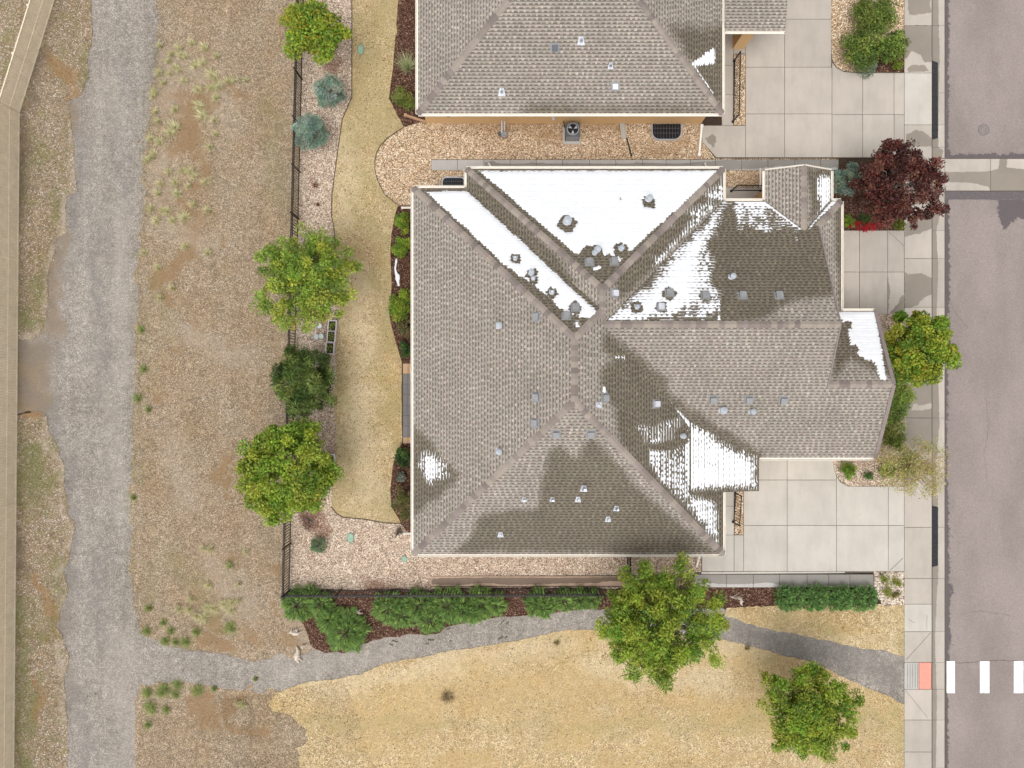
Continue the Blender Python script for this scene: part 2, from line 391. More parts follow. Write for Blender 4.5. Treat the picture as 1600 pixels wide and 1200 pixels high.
GREYMETAL = simple('grey_painted_metal', (0.23, 0.23, 0.235), 0.55)
GALV = simple('galvanised_metal', (0.42, 0.46, 0.52), 0.4, 0.35)
VENTCAP = simple('dull_zinc', (0.36, 0.39, 0.43), 0.7)
LEAD = simple('white_lead_flashing', (0.48, 0.49, 0.53), 0.5)
DARKMETAL = simple('dark_unit_metal', (0.085, 0.09, 0.10), 0.5)
GLASS = simple('dark_window_glass', (0.03, 0.04, 0.045), 0.12)
GREENLID = simple('green_plastic_lid', (0.24, 0.36, 0.27), 0.6, var=.15)
TIMBER = simple('weathered_timber', (0.36, 0.22, 0.13), 0.85, var=0.2, nscale=14)
GREYWOOD = simple('grey_weathered_wood', (0.52, 0.49, 0.49), 0.85, var=0.2, nscale=14)
FENCEM = simple('tan_composite_board', (0.76, 0.655, 0.50), 0.75, var=0.08, nscale=3)
def m_paint():
    q = Mat('white_road_paint'); w = q.mr(q.noise(14, 6, .75), .54, .66); c = q.mix(q.math('MULTIPLY', w, .7), q.gain((0.76, 0.76, 0.75), q.mr(q.noise(5, 4), .3, .7, .92, 1.05)), (.27, .23, .215))
    return q.out(c, .75)
PAINT = m_paint()
CORAL = simple('coral_tactile_tile', (0.72, 0.27, 0.21), 0.8, var=0.06)
DRIFT = simple('bleached_driftwood', (0.52, 0.44, 0.37), 0.9, var=0.15, nscale=12)
BLUEPLASTIC = simple('pale_bucket_plastic', (0.62, 0.66, 0.62), 0.5)
IRON = simple('cast_iron', (0.16, 0.145, 0.14), 0.7, var=.2, nscale=20)
SOIL = simple('dark_soil', (0.05, 0.033, 0.022), 0.95, var=0.4, nscale=18)
EDGING = simple('steel_edging', (0.075, 0.055, 0.04), 0.8)

# ------------------------------------------------------------------ the ground
def pm(polys_px, soft, z=0.0):
    polys = [ats(p, z) for p in polys_px]
    return lambda P: softmask(polys, P, soft)
def cm(caps, soft): return lambda P: capsules(caps, P, soft)

gb = MB(); gb.poly([(-320, -320, -0.22), (320, -320, -0.22), (320, 320, -0.22), (-320, 320, -0.22)])
tag(gb.build('ground', FIELD), kind='structure')

yg = MB(); yg.poly([(*at(430, 1260), -0.03), (*at(1420, 1260), -0.03), (*at(1420, -70), -0.03), (*at(430, -70), -0.03)]); tag(yg.build('yard_soil', SOIL), kind='structure')
OCHRE = [(297, 165, 300, 220, 15), (300, 220, 268, 242, 12), (310, 240, 310, 298, 7), (322, 112, 325, 180, 8), (340, 132, 376, 142, 6), (330, 98, 322, 112, 5),
         (296, 330, 305, 352, 9), (262, 285, 266, 322, 6), (300, 345, 300, 398, 9), (300, 395, 250, 432, 12), (345, 368, 345, 372, 8), (266, 455, 268, 460, 8),
         (262, 410, 235, 440, 6), (352, 722, 350, 782, 6), (340, 742, 342, 752, 6), (345, 920, 354, 935, 7), (335, 955, 350, 985, 10), (325, 1000, 352, 1012, 12),
         (380, 985, 402, 995, 6), (308, 1098, 335, 1118, 15), (372, 1088, 360, 1118, 10), (320, 1140, 420, 1150, 10), (448, 1000, 462, 1008, 9), (340, 890, 342, 896, 5),
         (375, 868, 377, 874, 5), (300, 503, 304, 506, 6), (364, 530, 365, 536, 4), (268, 538, 269, 546, 4), (270, 150, 283, 190, 8), (250, 620, 252, 625, 5), (430, 890, 436, 905, 7), (420, 945, 432, 960, 6)]
FGREEN = [(222, 480, 224, 560, 4), (226, 570, 226, 585, 4), (216, 615, 217, 640, 6), (220, 700, 221, 760, 4), (240, 100, 240, 200, 5), (228, 880, 230, 940, 5), (300, 1030, 320, 1060, 3),
          (240, 430, 262, 520, 8), (262, 860, 350, 980, 9), (420, 150, 440, 330, 10)]
FPALE = [(260, 90, 262, 160, 16), (250, 250, 262, 300, 14), (280, 100, 310, 110, 14), (340, 160, 350, 200, 12), (270, 350, 330, 380, 12), (290, 520, 380, 560, 16), (330, 880, 380, 960, 16), (260, 690, 300, 780, 20), (460, 955, 470, 1000, 10)]
RIGHT_EDGE = [(246, -60), (246, 67), (242, 117), (234, 142), (234, 180), (231, 220), (222, 255), (227, 300), (221, 347), (216, 440), (215, 540), (209, 615), (207, 675), (207, 775), (208, 875), (206, 887), (212, 955), (220, 990),
              (240, 999), (260, 1010), (312, 1017), (357, 1024), (400, 1035), (436, 1024), (474, 1022)]
sheet('field', roughen(ats([(200, -60), (475, -60), (453, 921), (452, 925), (500, 985), (512, 1028), (540, 1062), (620, 1240), (190, 1240)]), .6, .02), 0.0, FIELD, 0.16,
      {'ochre': cm(OCHRE, .45), 'green': cm(FGREEN, .5), 'pale': cm(FPALE, .6)}, relief=0.02)
LEFT_EDGE = [(142, -60), (144, 67), (137, 92), (137, 122), (127, 147), (117, 153), (106, 158), (110, 172), (112, 197), (116, 230), (119, 277), (120, 300), (104, 307), (105, 340), (104, 365), (88, 372), (87, 397), (75, 422), (75, 460), (72, 505),
             (62, 525), (40, 532), (25, 530), (25, 648), (60, 642), (74, 650), (75, 672), (87, 692), (100, 725), (100, 760), (106, 775), (105, 805), (117, 817), (112, 850), (110, 862), (100, 900), (109, 920), (92, 957), (88, 980), (96, 990), (107, 1020),
             (105, 1050), (99, 1062), (104, 1100), (105, 1133), (108, 1240)]
VG = [(45, 700, 60, 760, 22), (35, 690, 40, 780, 14), (30, 950, 32, 1240, 12), (40, 1080, 45, 1150, 12), (30, 480, 55, 500, 14), (62, 440, 66, 460, 6), (95, 900, 92, 960, 7), (75, 970, 80, 1000, 8), (135, 80, 132, 120, 6), (100, 680, 90, 690, 3), (52, 230, 60, 260, 9), (90, 315, 84, 330, 6), (100, 870, 104, 900, 5), (10, 100, 12, 130, 10), (30, 260, 30, 300, 6), (65, 760, 62, 770, 8)]
VP = [(112, 175, 112, 210, 4), (118, 240, 119, 300, 3), (104, 310, 95, 370, 6), (86, 375, 76, 420, 5), (74, 425, 74, 500, 3), (66, 520, 45, 530, 4), (72, 655, 80, 690, 5), (90, 700, 102, 800, 4), (108, 815, 100, 900, 4), (95, 930, 90, 985, 4), (104, 1010, 102, 1130, 4)]
sheet('verge', roughen(ats([(-60, -60), (-60, 1240)] + LEFT_EDGE[::-1]), .14, .14, 2.6), 0.024, VERGE, 0.14,
      {'ochre': cm([(40, 580, 50, 640, 16), (75, 95, 110, 120, 8), (115, 140, 118, 145, 6), (60, 900, 85, 1000, 8), (55, 1060, 60, 1120, 9)], .4), 'green': cm(VG, .5), 'pale': cm(VP, .2), 'dark': cm([(35, 180, 30, 330, 8), (28, 840, 34, 900, 9), (65, 90, 50, 170, 8)], .4)}, relief=0.008)
CROSS_TOP = [(508, 1018), (540, 1018), (580, 1001), (600, 995), (640, 991), (688, 990), (696, 981), (730, 974), (788, 963), (832, 962), (860, 958), (930, 951), (1050, 948), (1133, 961), (1176, 977), (1228, 988), (1264, 995), (1307, 1004), (1345, 1013), (1379, 1015), (1413, 1026)]
CROSS_BOT = [(1413, 1101), (1401, 1098), (1386, 1086), (1359, 1076), (1329, 1067), (1300, 1047), (1264, 1033), (1221, 1022), (1176, 1009), (1129, 1001), (1030, 990), (934, 986), (880, 988), (836, 994), (780, 1004), (730, 1012), (660, 1024), (600, 1038), (560, 1051), (520, 1058), (430, 1075), (350, 1076), (290, 1066), (220, 1070), (212, 1092), (212, 1240)]
DAMP = [(112, 150, 122, 200, 10), (35, 545, 60, 560, 22), (40, 600, 70, 640, 12), (80, 430, 88, 520, 9), (92, 385, 100, 420, 8), (110, 900, 112, 915, 6), (95, 950, 98, 985, 8), (110, 1040, 112, 1110, 5), (70, 540, 78, 640, 10)]
PDARK = [(115, 300, 122, 380, 8), (112, 310, 130, 400, 6), (84, 640, 90, 660, 8), (92, 680, 112, 760, 8), (112, 780, 114, 850, 6), (118, 210, 128, 300, 6), (150, 330, 152, 560, 7), (190, 80, 196, 330, 5), (110, 870, 120, 930, 7), (150, 880, 160, 1000, 6), (1150, 980, 1390, 1050, 16), (120, 1090, 140, 1200, 10), (150, 480, 160, 620, 8)]
PWARM = [(185, 1000, 200, 1240, 14), (150, 130, 210, 180, 8), (170, 600, 195, 800, 8), (190, 320, 200, 600, 8), (420, 1050, 640, 1010, 8)]
CT = [(x, y - (9 if 500 < x < 1400 else 0)) for x, y in CROSS_TOP]; CB = [(x, y + (9 if 400 < x < 1405 else 0)) for x, y in CROSS_BOT]
sheet('gravel_path', roughen(ats([(x - 14, y) for x, y in LEFT_EDGE[::-1]] + RIGHT_EDGE + CT + CB), .16, .12, 3.5), 0.006, PATHM, 0.16, {'dirt': cm([(30, 545, 48, 640, 26), (62, 560, 70, 630, 10), (82, 410, 86, 520, 12), (112, 150, 112, 195, 9), (95, 380, 92, 410, 7)], .4), 'damp': cm(DAMP, .5), 'dark': cm(PDARK, .5), 'warm': cm(PWARM, .5)}, relief=0.012)

# lawns
_ey = np.linspace(1240, 1082, 46); _ex = 436 + (_ey - 1082) * .42 + (fbm(np.stack([_ey * 0 + 2.3, _ey / 32], 1), .7, 5) - .5) * 110 + (fbm(np.stack([_ey * 0 + 8.1, _ey / 32], 1), 3.2, 3) - .5) * 22
LAWN_BOT = ats(list(zip(_ex, _ey)) + [(452, 1073), (480, 1066), (520, 1058), (560, 1051), (600, 1038), (660, 1024), (730, 1012), (780, 1004), (836, 994), (880, 988), (934, 986), (1030, 990), (1129, 1001), (1176, 1009), (1221, 1022), (1264, 1033), (1300, 1047), (1329, 1067), (1359, 1076), (1386, 1086), (1401, 1098), (1413, 1101), (1413, 1240)])
GOLD = [(820, 1060, 960, 1080, 26), (700, 1090, 900, 1120, 14), (560, 1090, 640, 1100, 14), (1050, 1090, 1200, 1110, 20), (1180, 1080, 1290, 1060, 12), (1330, 1080, 1400, 1130, 12), (460, 1120, 560, 1128, 10), (1230, 970, 1350, 985, 10), (1150, 965, 1200, 970, 8), (770, 1030, 860, 1036, 8)]
LGREEN = [(1395, 1105, 1412, 1180, 10), (1410, 960, 1410, 1020, 6), (1275, 975, 1300, 990, 10), (1340, 1120, 1400, 1140, 12), (400, 1130, 1420, 1132, 4), (1220, 960, 1222, 972, 6), (1165, 1012, 1168, 1016, 4), (1190, 1030, 1200, 1035, 8), (868, 1000, 872, 1020, 3)]
LPALE = [(500, 1072, 700, 1040, 14), (700, 1030, 900, 1004, 10), (920, 1050, 1120, 1060, 14), (960, 1000, 1180, 1020, 12), (1300, 1000, 1400, 1010, 8), (1390, 960, 1398, 1005, 8), (1140, 970, 1250, 992, 5)]
sheet('lawn', roughen(roughen(LAWN_BOT, .8, .22, .9), .15, .07, 4), 0.022, LAWN, 0.2, {'gold': lambda P: np.maximum(capsules(GOLD, P, .7), np.clip((fbm(P * np.array([.5, 1.0]) + 51, .8, 4) - .36) * 2.4, 0, .9)), 'green': cm(LGREEN, .4), 'pale': cm(LPALE, .5), 'brown': lambda P: fbm(P + 77, .55, 4) * .95}, relief=0.015)
LAWN_TRI = ats([(1133, 961), (1176, 977), (1228, 988), (1264, 995), (1307, 1004), (1345, 1013), (1379, 1015), (1413, 1026), (1413, 944), (1370, 945), (1215, 946), (1135, 950)])
sheet('lawn', roughen(LAWN_TRI, .15, .07, 4), 0.022, LAWN, 0.18, {'gold': cm(GOLD, .6), 'green': cm(LGREEN, .4), 'pale': cm(LPALE, .5)}, relief=0.015)
LAWN_BACK = ats([(551, -60), (550, 67), (550, 152), (535, 187), (529, 229), (524, 266), (519, 304), (518, 336), (522, 355), (524, 392), (529, 490), (526, 554), (526, 592), (521, 616), (525, 660), (524, 700), (520, 740), (518, 792), (526, 802), (536, 808), (576, 812), (600, 817), (626, 818),
    (624, 812), (612, 792), (610, 764), (614, 728), (618, 710), (628, 692), (628, 566), (620, 540), (612, 510), (609, 495), (612, 445), (610, 392), (612, 364), (618, 334), (622, 321), (601, 304), (590, 282), (586, 266), (589, 238), (606, 216), (631, 199), (608, 154), (610, 135), (614, 107), (625, 69), (627, -60)])
BG = [(580, 80, 570, 200, 14), (600, 110, 598, 200, 12), (622, 200, 606, 214, 6), (560, 160, 568, 190, 8), (560, 250, 558, 340, 7), (590, 290, 610, 320, 7), (575, 60, 600, 0, 12), (596, 580, 620, 690, 8), (600, 440, 606, 380, 6), (555, 335, 590, 370, 9)]
BGO = [(606, 600, 620, 690, 12), (545, 180, 540, 225, 7), (618, 560, 612, 640, 8), (556, 140, 548, 180, 5), (530, 700, 526, 780, 3), (590, 380, 610, 400, 6), (530, 790, 620, 812, 3), (600, 520, 606, 560, 5), (537, 400, 550, 395, 5)]
BP = [(545, 230, 540, 330, 12), (560, 620, 580, 780, 22), (550, 420, 560, 560, 16), (540, 660, 545, 700, 8)]
sheet('lawn', roughen(LAWN_BACK, .25, .03, 3), 0.022, LAWN, 0.16, {'gold': cm(BGO, .4), 'green': lambda P: np.maximum(capsules(BG, P, .5), np.clip((fbm(P + 51, 1.0, 4) - .36) * 2.4, 0, .9)), 'pale': cm(BP, .5), 'brown': lambda P: fbm(P + 33, .7, 4) * 1.0}, relief=0.015)

# stone and bark beds
ROCK_W = ats([(476, -60), (551, -60), (550, 67), (550, 152), (535, 187), (529, 229), (524, 266), (519, 304), (518, 336), (522, 355), (524, 392), (529, 490), (526, 554), (526, 592), (521, 616), (525, 660), (524, 700), (520, 740), (518, 792), (526, 802), (536, 808), (576, 812), (600, 817), (626, 818), (640, 836),
    (1096, 850), (1096, 921), (453, 921)])
sheet('stone_bed', ROCK_W, 0.014, ROCK, 0.25, {'red': cm([(480, 800, 500, 820, 10), (512, 110, 530, 112, 8), (580, 915, 600, 918, 5), (494, 288, 495, 292, 4), (497, 320, 498, 321, 3), (460, 560, 470, 640, 6)], .3)})
ROCK_N = ats([(586, 266), (589, 238), (606, 216), (631, 199), (640, 188), (1097, 188), (1097, 221), (1118, 248), (1310, 248), (1310, 330), (640, 330), (622, 321), (601, 304), (590, 282)])
sheet('stone_bed', ROCK_N, 0.015, ROCK_TAN, 0.3, {'red': cm([(750, 200, 960, 200, 10), (1000, 225, 1060, 232, 14), (1150, 275, 1200, 285, 12)], .5)})
sheet('stone_bed', ats([(1298, -60), (1299, 80), (1301, 95), (1307, 105), (1318, 111), (1340, 113), (1413, 113), (1413, -60)]), 0.015, ROCK_TAN, 0.4)
sheet('stone_bed', ats([(1300, 716), (1304, 735), (1308, 745), (1314, 753), (1325, 760), (1413, 760), (1413, 488), (1335, 488), (1335, 716)]), 0.015, ROCK, 0.4)
sheet('stone_bed', ats([(1365, 893), (1413, 893), (1413, 945), (1380, 947), (1365, 925)]), 0.026, COBBLE, 0.4)
sheet('bark_bed', ats([(614, 107), (627, -60), (665, -60), (665, 189), (631, 199), (608, 154), (610, 135)]), 0.026, MULCH, 0.4)
sheet('bark_bed', ats([(622, 321), (665, 321), (665, 567), (629, 567), (620, 540), (612, 510), (609, 495), (612, 445), (610, 392), (612, 364), (618, 334)]), 0.026, MULCH, 0.4)
sheet('bark_bed', ats([(628, 692), (665, 692), (665, 837), (640, 836), (626, 818), (624, 812), (612, 792), (610, 764), (614, 728), (618, 710)]), 0.026, MULCH, 0.4)
sheet('bark_bed', roughen(ats([(440, 934), (453, 921), (1135, 917), (1216, 918), (1216, 946), (1135, 950), (1050, 949), (930, 951), (860, 958), (832, 962), (788, 963), (730, 974), (696, 981), (688, 990), (640, 991), (600, 995), (580, 1001), (540, 1018), (508, 1020), (488, 1012), (478, 985), (470, 962), (446, 950)]), .2, .12, 2.5), 0.027, MULCH, 0.4)
sheet('bark_bed', ats([(1300, 262), (1413, 252), (1413, 360), (1314, 360), (1314, 320), (1300, 316)]), 0.026, MULCH, 0.4)
sheet('bark_bed', ats([(1360, 66), (1413, 60), (1413, 113), (1364, 113)]), 0.027, MULCH, 0.4)

# road, gutter, pavements
ROADZ = -0.12
def roadm(P):
    strip = [ats([(1470, -70), (1483, -70), (1482, 240), (1488, 246), (1484, 249), (1470, 249)], ROADZ), ats([(1470, 300), (1482, 312), (1484, 420), (1480, 700), (1484, 900), (1485, 1000), (1481, 1100), (1482, 1260), (1470, 1260)], ROADZ),
             ats([(1558, 312), (1600, 312), (1640, 330), (1600, 340), (1580, 345), (1574, 358), (1567, 358), (1562, 340)], ROADZ), ats([(1476, 240), (1700, 240), (1700, 250), (1476, 250)], ROADZ), ats([(1478, 905), (1494, 920), (1490, 925), (1477, 920)], ROADZ)]
    return softmask(strip, P, 0.3)
sheet('road', ats([(1476, -70), (1760, -70), (1760, 1270), (1476, 1270)], ROADZ), ROADZ, ASPH, 0.16, {'wet': roadm})

def inset(poly, d):
    poly = ccw(poly); out = []; n = len(poly)
    for i in range(n):
        p0, p1, p2 = (Vector(poly[i - 1]), Vector(poly[i]), Vector(poly[(i + 1) % n]))
        e1 = (p1 - p0).normalized(); e2 = (p2 - p1).normalized(); n1 = Vector((-e1.y, e1.x)); n2 = Vector((-e2.y, e2.x))
        b = n1 + n2; k = b.length_squared
        out.append(tuple(p1 + b * (2 * d / k)) if k > 1e-6 else tuple(p1 + n1 * d))
    return out
def slab(px, z, mat, parent, wet=None, gap=0.011, name='slab', soft=0.16, thick=0.09):
    if len(px) == 4 and not hasattr(px[0], '__len__'):
        x0, y0, x1, y1 = px; px = [(x0, y0), (x1, y0), (x1, y1), (x0, y1)]
    z += random.uniform(-.003, .003)
    p = inset(ats(px, z), gap)
    masks = {'wet': pm(wet, soft, z)} if wet else None
    return sheet(name, p, z, mat, 0.09 if wet else None, masks, parent=parent, thick=thick)
def bed(name, px, z=0.0):
    p = ccw(ats(px, z)); b = MB(); b.poly([(x, y, z) for x, y in p]); o = b.build(name, JOINT); o['kind'] = 'structure'; return o
def rows(parent, z, mat, xs, ys, wet=None, name='slab'):
    for i in range(len(xs) - 1):
        for j in range(len(ys) - 1): slab((xs[i], ys[j], xs[i + 1], ys[j + 1]), z, mat, parent, wet, name=name)
SZ = 0.05
WETS = [[(1414, 228), (1417, 210), (1430, 203), (1445, 207), (1457, 217), (1457, 229)], [(1413, 372), (1414, 352), (1420, 343), (1435, 336), (1450, 335), (1458, 340), (1458, 356), (1436, 365), (1420, 368)],
        [(1413, 414), (1418, 428), (1440, 427), (1458, 436), (1458, 459), (1442, 466), (1433, 478), (1413, 482)], [(1422, 600), (1442, 588), (1458, 586), (1458, 629), (1440, 634), (1428, 630), (1424, 640), (1436, 642), (1458, 638), (1458, 700), (1414, 700), (1416, 640)],
        [(1413, 40), (1458, 40), (1456, 96), (1444, 98), (1438, 85), (1424, 80), (1416, 92), (1413, 95)], [(1418, 108), (1425, 101), (1445, 102), (1452, 111), (1420, 113)], [(1413, 240), (1440, 238), (1456, 262), (1456, 300), (1430, 300), (1413, 270)], [(1416, -30), (1450, -30), (1455, 20), (1420, 25)]]
sw = bed('pavement', [(1413, -70), (1457, -70), (1457, 1270), (1413, 1270)], 0.01)
SJ = [-70, -10, 40, 114, 195, 250, 330, 404, 480, 567, 653, 740, 824, 904, 944, 987, 1035, 1077, 1125, 1175, 1225, 1270]
for a, b in zip(SJ[:-1], SJ[1:]):
    m = CONC_PALE if a in (114, 944) else CONC
    w = [p for p in WETS if any(a - 5 < q[1] < b + 5 for q in p)]
    if a == 1035:
        slab((1413, a, 1436, b), SZ, CONC_G, sw)
        continue
    slab((1413, a, 1456, b), SZ, m, sw, w or None)
tp = empty('tactile_paving', (*at(1445, 1056, SZ), 0))
tag(tp, 'coral tactile paving tile set in the pavement ramp by the crossing', 'tactile paving')
tb = MB(); x0, y1 = at(1436.5, 1035.5, SZ); x1, y0 = at(1455, 1076.5, SZ)
tb.box(((x0 + x1) / 2, (y0 + y1) / 2, 0.01), (x1 - x0, y1 - y0, 0.08)); o = tb.build('tile', CORAL); o.parent = tp; o.matrix_parent_inverse = Matrix.Translation(tp.location).inverted()
tb = MB()
for i in range(7):
    for j in range(16):
        tb.cyl((x0 + .04 + (x1 - x0 - .08) * i / 6, y0 + .04 + (y1 - y0 - .08) * j / 15, 0.05), 0.014, 0.005, 6)
o = tb.build('raised_domes', CORAL); o['kind'] = 'stuff'; o.parent = tp; o.matrix_parent_inverse = Matrix.Translation(tp.location).inverted()
GZ = -0.09
gut = bed('gutter', [(1455, -70), (1477, -70), (1477, 1270), (1455, 1270)], GZ - 0.02)
GW = [[(1452, -80), (1465, -80), (1468, 90), (1466, 230), (1474, 235), (1470, 250), (1472, 300), (1466, 310), (1468, 340), (1463, 360), (1466, 420), (1464, 480), (1463, 560), (1467, 620), (1468, 660), (1465, 700), (1462, 740), (1466, 790), (1466, 900), (1463, 945), (1461, 1000), (1464, 1100), (1461, 1280), (1452, 1280)]]
GJ = [-70, 40, 145, 195, 230, 300, 360, 404, 480, 567, 653, 740, 824, 904, 987, 1035, 1077, 1125, 1200, 1270]
for a, b in zip(GJ[:-1], GJ[1:]): slab((1456, a, 1476, b), GZ, CONC, gut, GW, name='gutter_slab', soft=0.05, gap=0.007)
pan = bed('drainage_pan', [(1476, 247), (1760, 247), (1760, 302), (1476, 302)], ROADZ + 0.004)
PW = [[(1470, 268), (1500, 269), (1540, 268), (1560, 264), (1562, 248), (1575, 248), (1572, 262), (1600, 264), (1760, 262), (1760, 300), (1548, 302), (1545, 292), (1520, 286), (1470, 284)]]
for a, b in ((1476, 1548), (1548, 1640), (1640, 1760)): slab((a, 248, b, 298), ROADZ + 0.02, CONC, pan, PW, soft=0.06, thick=0.03)
sheet('road_patch', roughen(ats([(1477, 299), (1560, 300), (1760, 299), (1760, 311), (1540, 312), (1477, 312)], ROADZ), .2, .03, 4), ROADZ + 0.006, PATCH)
for x0, x1 in ((1479, 1492), (1531, 1546), (1584, 1599), (1636, 1651)):
    p = roughen(ats([(x0, 1033), (x1, 1033), (x1, 1083), (x0, 1083)], ROADZ), .15, .008, 9)
    sheet('crosswalk_bar', p, ROADZ + 0.005, PAINT)
def crack(pts, w, z=ROADZ + .0045, name='road_crack', wob=.12):
    L = []; R = []
    P = [np.array(at(*p, z)) for p in pts]; Q = []
    for a, b in zip(P[:-1], P[1:]):
        k = max(2, int(np.linalg.norm(b - a) / .12)); Q += [a + (b - a) * t / k for t in range(k)]
    Q.append(P[-1]); mb = MB(); n = len(Q)
    for i, q in enumerate(Q):
        d = Q[min(i + 1, n - 1)] - Q[max(i - 1, 0)]; d = d / np.linalg.norm(d); nn = np.array([-d[1], d[0]])
        q = q + nn * (fbm(q[None], 3)[0] - .5) * wob; ww = w * (0.5 + fbm(q[None], 6)[0]); L.append(q + nn * ww); R.append(q - nn * ww)
    for i in range(n - 1): mb.poly([(*R[i], z), (*R[i + 1], z), (*L[i + 1], z), (*L[i], z)])
    tag(mb.build(name, JOINT), kind='structure')
crack([(1478, 1033), (1500, 1036), (1540, 1033), (1560, 1032), (1600, 1033), (1660, 1032)], .012)
crack([(1477, -60), (1476.5, 200), (1477, 246)], .03); crack([(1476.5, 313), (1477, 500), (1475, 800), (1476, 1040)], .035); crack([(1476, 1040), (1478, 1100), (1476, 1260)], .06)
crack([(1478, 450), (1484, 470), (1494, 490), (1512, 512)], .006); crack([(1500, 960), (1530, 955), (1580, 962)], .005); crack([(1540, 620), (1545, 660), (1538, 710), (1544, 760)], .005)
for a_, b_, w_ in (((612, 1001), (622, 1003), .03), ((608, 1006), (614, 1008), .025), ((668, 999), (678, 1000), .04), ((664, 1006), (670, 1006), .03), ((782, 976), (788, 968), .035), ((790, 975), (795, 972), .03), ((778, 999), (786, 995), .035), ((788, 997), (793, 994), .03), ((698, 984), (704, 981), .03), ((702, 1001), (706, 1001), .02), ((148, 1083), (150, 1085), .03), ((136, 1087), (138, 1088), .03)): crack([a_, b_], w_, .026, 'damp_mark', .03)
crack([(1480, 1004), (1484, 1006), (1491, 1009)], .01); crack([(1478, 818), (1484, 834), (1490, 840)], .012)

# driveways and walks
dS = bed('driveway', [(1096, 868), (1130, 868), (1131, 716), (1300, 716), (1304, 735), (1308, 745), (1314, 753), (1325, 760), (1413, 760), (1413, 894), (1096, 894)], 0.012)
for p in [(1118, 760, 1147, 791), (1118, 791, 1147, 836), [(1097, 836), (1147, 836), (1147, 893), (1097, 893)], (1147, 836, 1162, 893), (1147, 712, 1230, 750), (1162, 750, 1230, 821), (1162, 821, 1230, 893), [(1230, 712), (1300, 712), (1304, 735), (1307, 743), (1307, 750), (1230, 750)],
          (1230, 750, 1307, 821), (1230, 821, 1307, 893), [(1307, 744), (1313, 753), (1325, 760), (1388, 760), (1388, 821), (1307, 821)], (1307, 821, 1388, 893), (1388, 760, 1413, 821), (1388, 821, 1413, 893)]:
    slab(p, SZ, CONC_PALE, dS)
sheet('stone_bed', ats([(1148, 765), (1161.5, 765), (1161.5, 835), (1148, 835)], .06), 0.062, ROCK_TAN)
dM = bed('driveway', [(1302, 360), (1413, 360), (1413, 491), (1302, 491)], 0.012)
W2 = [[(1386, 425), (1391, 455), (1389, 470), (1388, 490), (1386, 490)], [(1413, 455), (1413, 492), (1388, 492), (1404, 472), (1410, 460)], [(1385, 360), (1386, 360), (1386, 425), (1385, 425)]]
for i, (a, b) in enumerate(((1302, 1343), (1343, 1387), (1387, 1413))):
    for c, d in ((360, 425), (425, 491)): slab((a, c, b, d), SZ, CONC, dM, W2 if b == 1413 else None)
dN = bed('driveway', [(1131, -70), (1299, -70), (1299, 80), (1301, 95), (1307, 105), (1318, 111), (1340, 113), (1413, 113), (1413, 247), (1118, 247), (1097, 221), (1097, 196), (1131, 196)], 0.012)
for p in [(1165, -70, 1226, 30), (1226, -70, 1299, 30), (1165, 30, 1226, 105), (1165, 105, 1226, 178), (1165, 178, 1226, 246), (1226, 30, 1299, 105), (1226, 105, 1300, 178), (1226, 178, 1300, 246),
          [(1300, 97), (1307, 106), (1318, 112), (1340, 114), (1348, 114), (1348, 179), (1300, 179)], (1300, 179, 1348, 246), (1348, 114, 1397, 179), (1348, 179, 1397, 246), (1397, 114, 1413, 179), (1397, 179, 1413, 246),
          (1128, -70, 1146, 30), (1128, 30, 1146, 102), (1128, 102, 1146, 148), (1128, 148, 1146, 196), (1146, 30, 1165, 84)]:
    slab(p, SZ, CONC, dN)
slab([(1097, 196), (1165, 196), (1165, 246), (1119, 246), (1097, 221)], SZ, CONC, dN, [[(1100, 214), (1106, 215), (1112, 210), (1118, 212), (1119, 220), (1114, 230), (1106, 223)]], soft=0.02)
sheet('stone_bed', ats([(1147, 85), (1164.5, 85), (1164.5, 195.5), (1147, 195.5)], .06), 0.062, ROCK_TAN)
ec = bed('entry_court', [(1131, 293), (1198, 293), (1198, 320), (1131, 320)], .02)
slab((1132, 293, 1198, 320), SZ, CONC, ec)
for pts in ([(1391, 891), (1411, 872)], [(1389, 362), (1412, 384)], [(1416, 1031), (1454, 989)], [(1415, 1079), (1450, 1122)], [(1391, 489), (1412, 470)]): crack(pts, .008, SZ + .006, 'score_line', .01)
for x_ in (1418, 1422, 1426, 1430, 1434): crack([(x_, 1037), (x_, 1075)], .008, SZ + .006, 'score_line', 0.0)
crack([(1420, 967), (1426, 971), (1430, 972)], .006, SZ + .006, 'pavement_crack'); crack([(1448, 960), (1448.5, 985)], .005, SZ + .006, 'pavement_crack')
nb = bed('side_walk', [(674, 249), (1310, 249), (1310, 266), (674, 266)], 0.018)
NJ = [674, 715, 756, 797, 838, 879, 921, 962, 1004, 1041, 1079, 1118, 1159, 1200, 1242, 1282, 1310]
NW = [[(757, 268), (757, 254), (765, 252), (772, 251), (778, 255), (800, 256), (840, 254), (860, 256), (900, 255), (960, 256), (1000, 254), (1060, 256), (1100, 252), (1130, 250), (1200, 250), (1320, 249), (1320, 262), (1260, 263), (1215, 259), (1190, 263), (1130, 266), (1130, 270)]]
for a, b in zip(NJ[:-1], NJ[1:]): slab((a, 249.5, b, 266), SZ, CONC_G, nb, NW if a > 750 else None, soft=0.04)
sb = bed('side_walk', [(1085, 894), (1365, 897), (1365, 919), (1085, 919)], 0.018)
SJ2 = [1085, 1135, 1177, 1218, 1261, 1295, 1328, 1365]
SWt = [[(1080, 896), (1368, 893), (1368, 922), (1262, 920), (1218, 914), (1200, 910), (1177, 912), (1140, 913), (1080, 910)]]
for a, b in zip(SJ2[:-1], SJ2[1:]): slab((a, 897.5, b, 918), SZ, CONC_G, sb, SWt, soft=0.04)
kb = bed('kerb_strip', [(1096, 893.5), (1413, 892.5), (1413, 894), (1300, 896), (1096, 897.5)], 0.02)
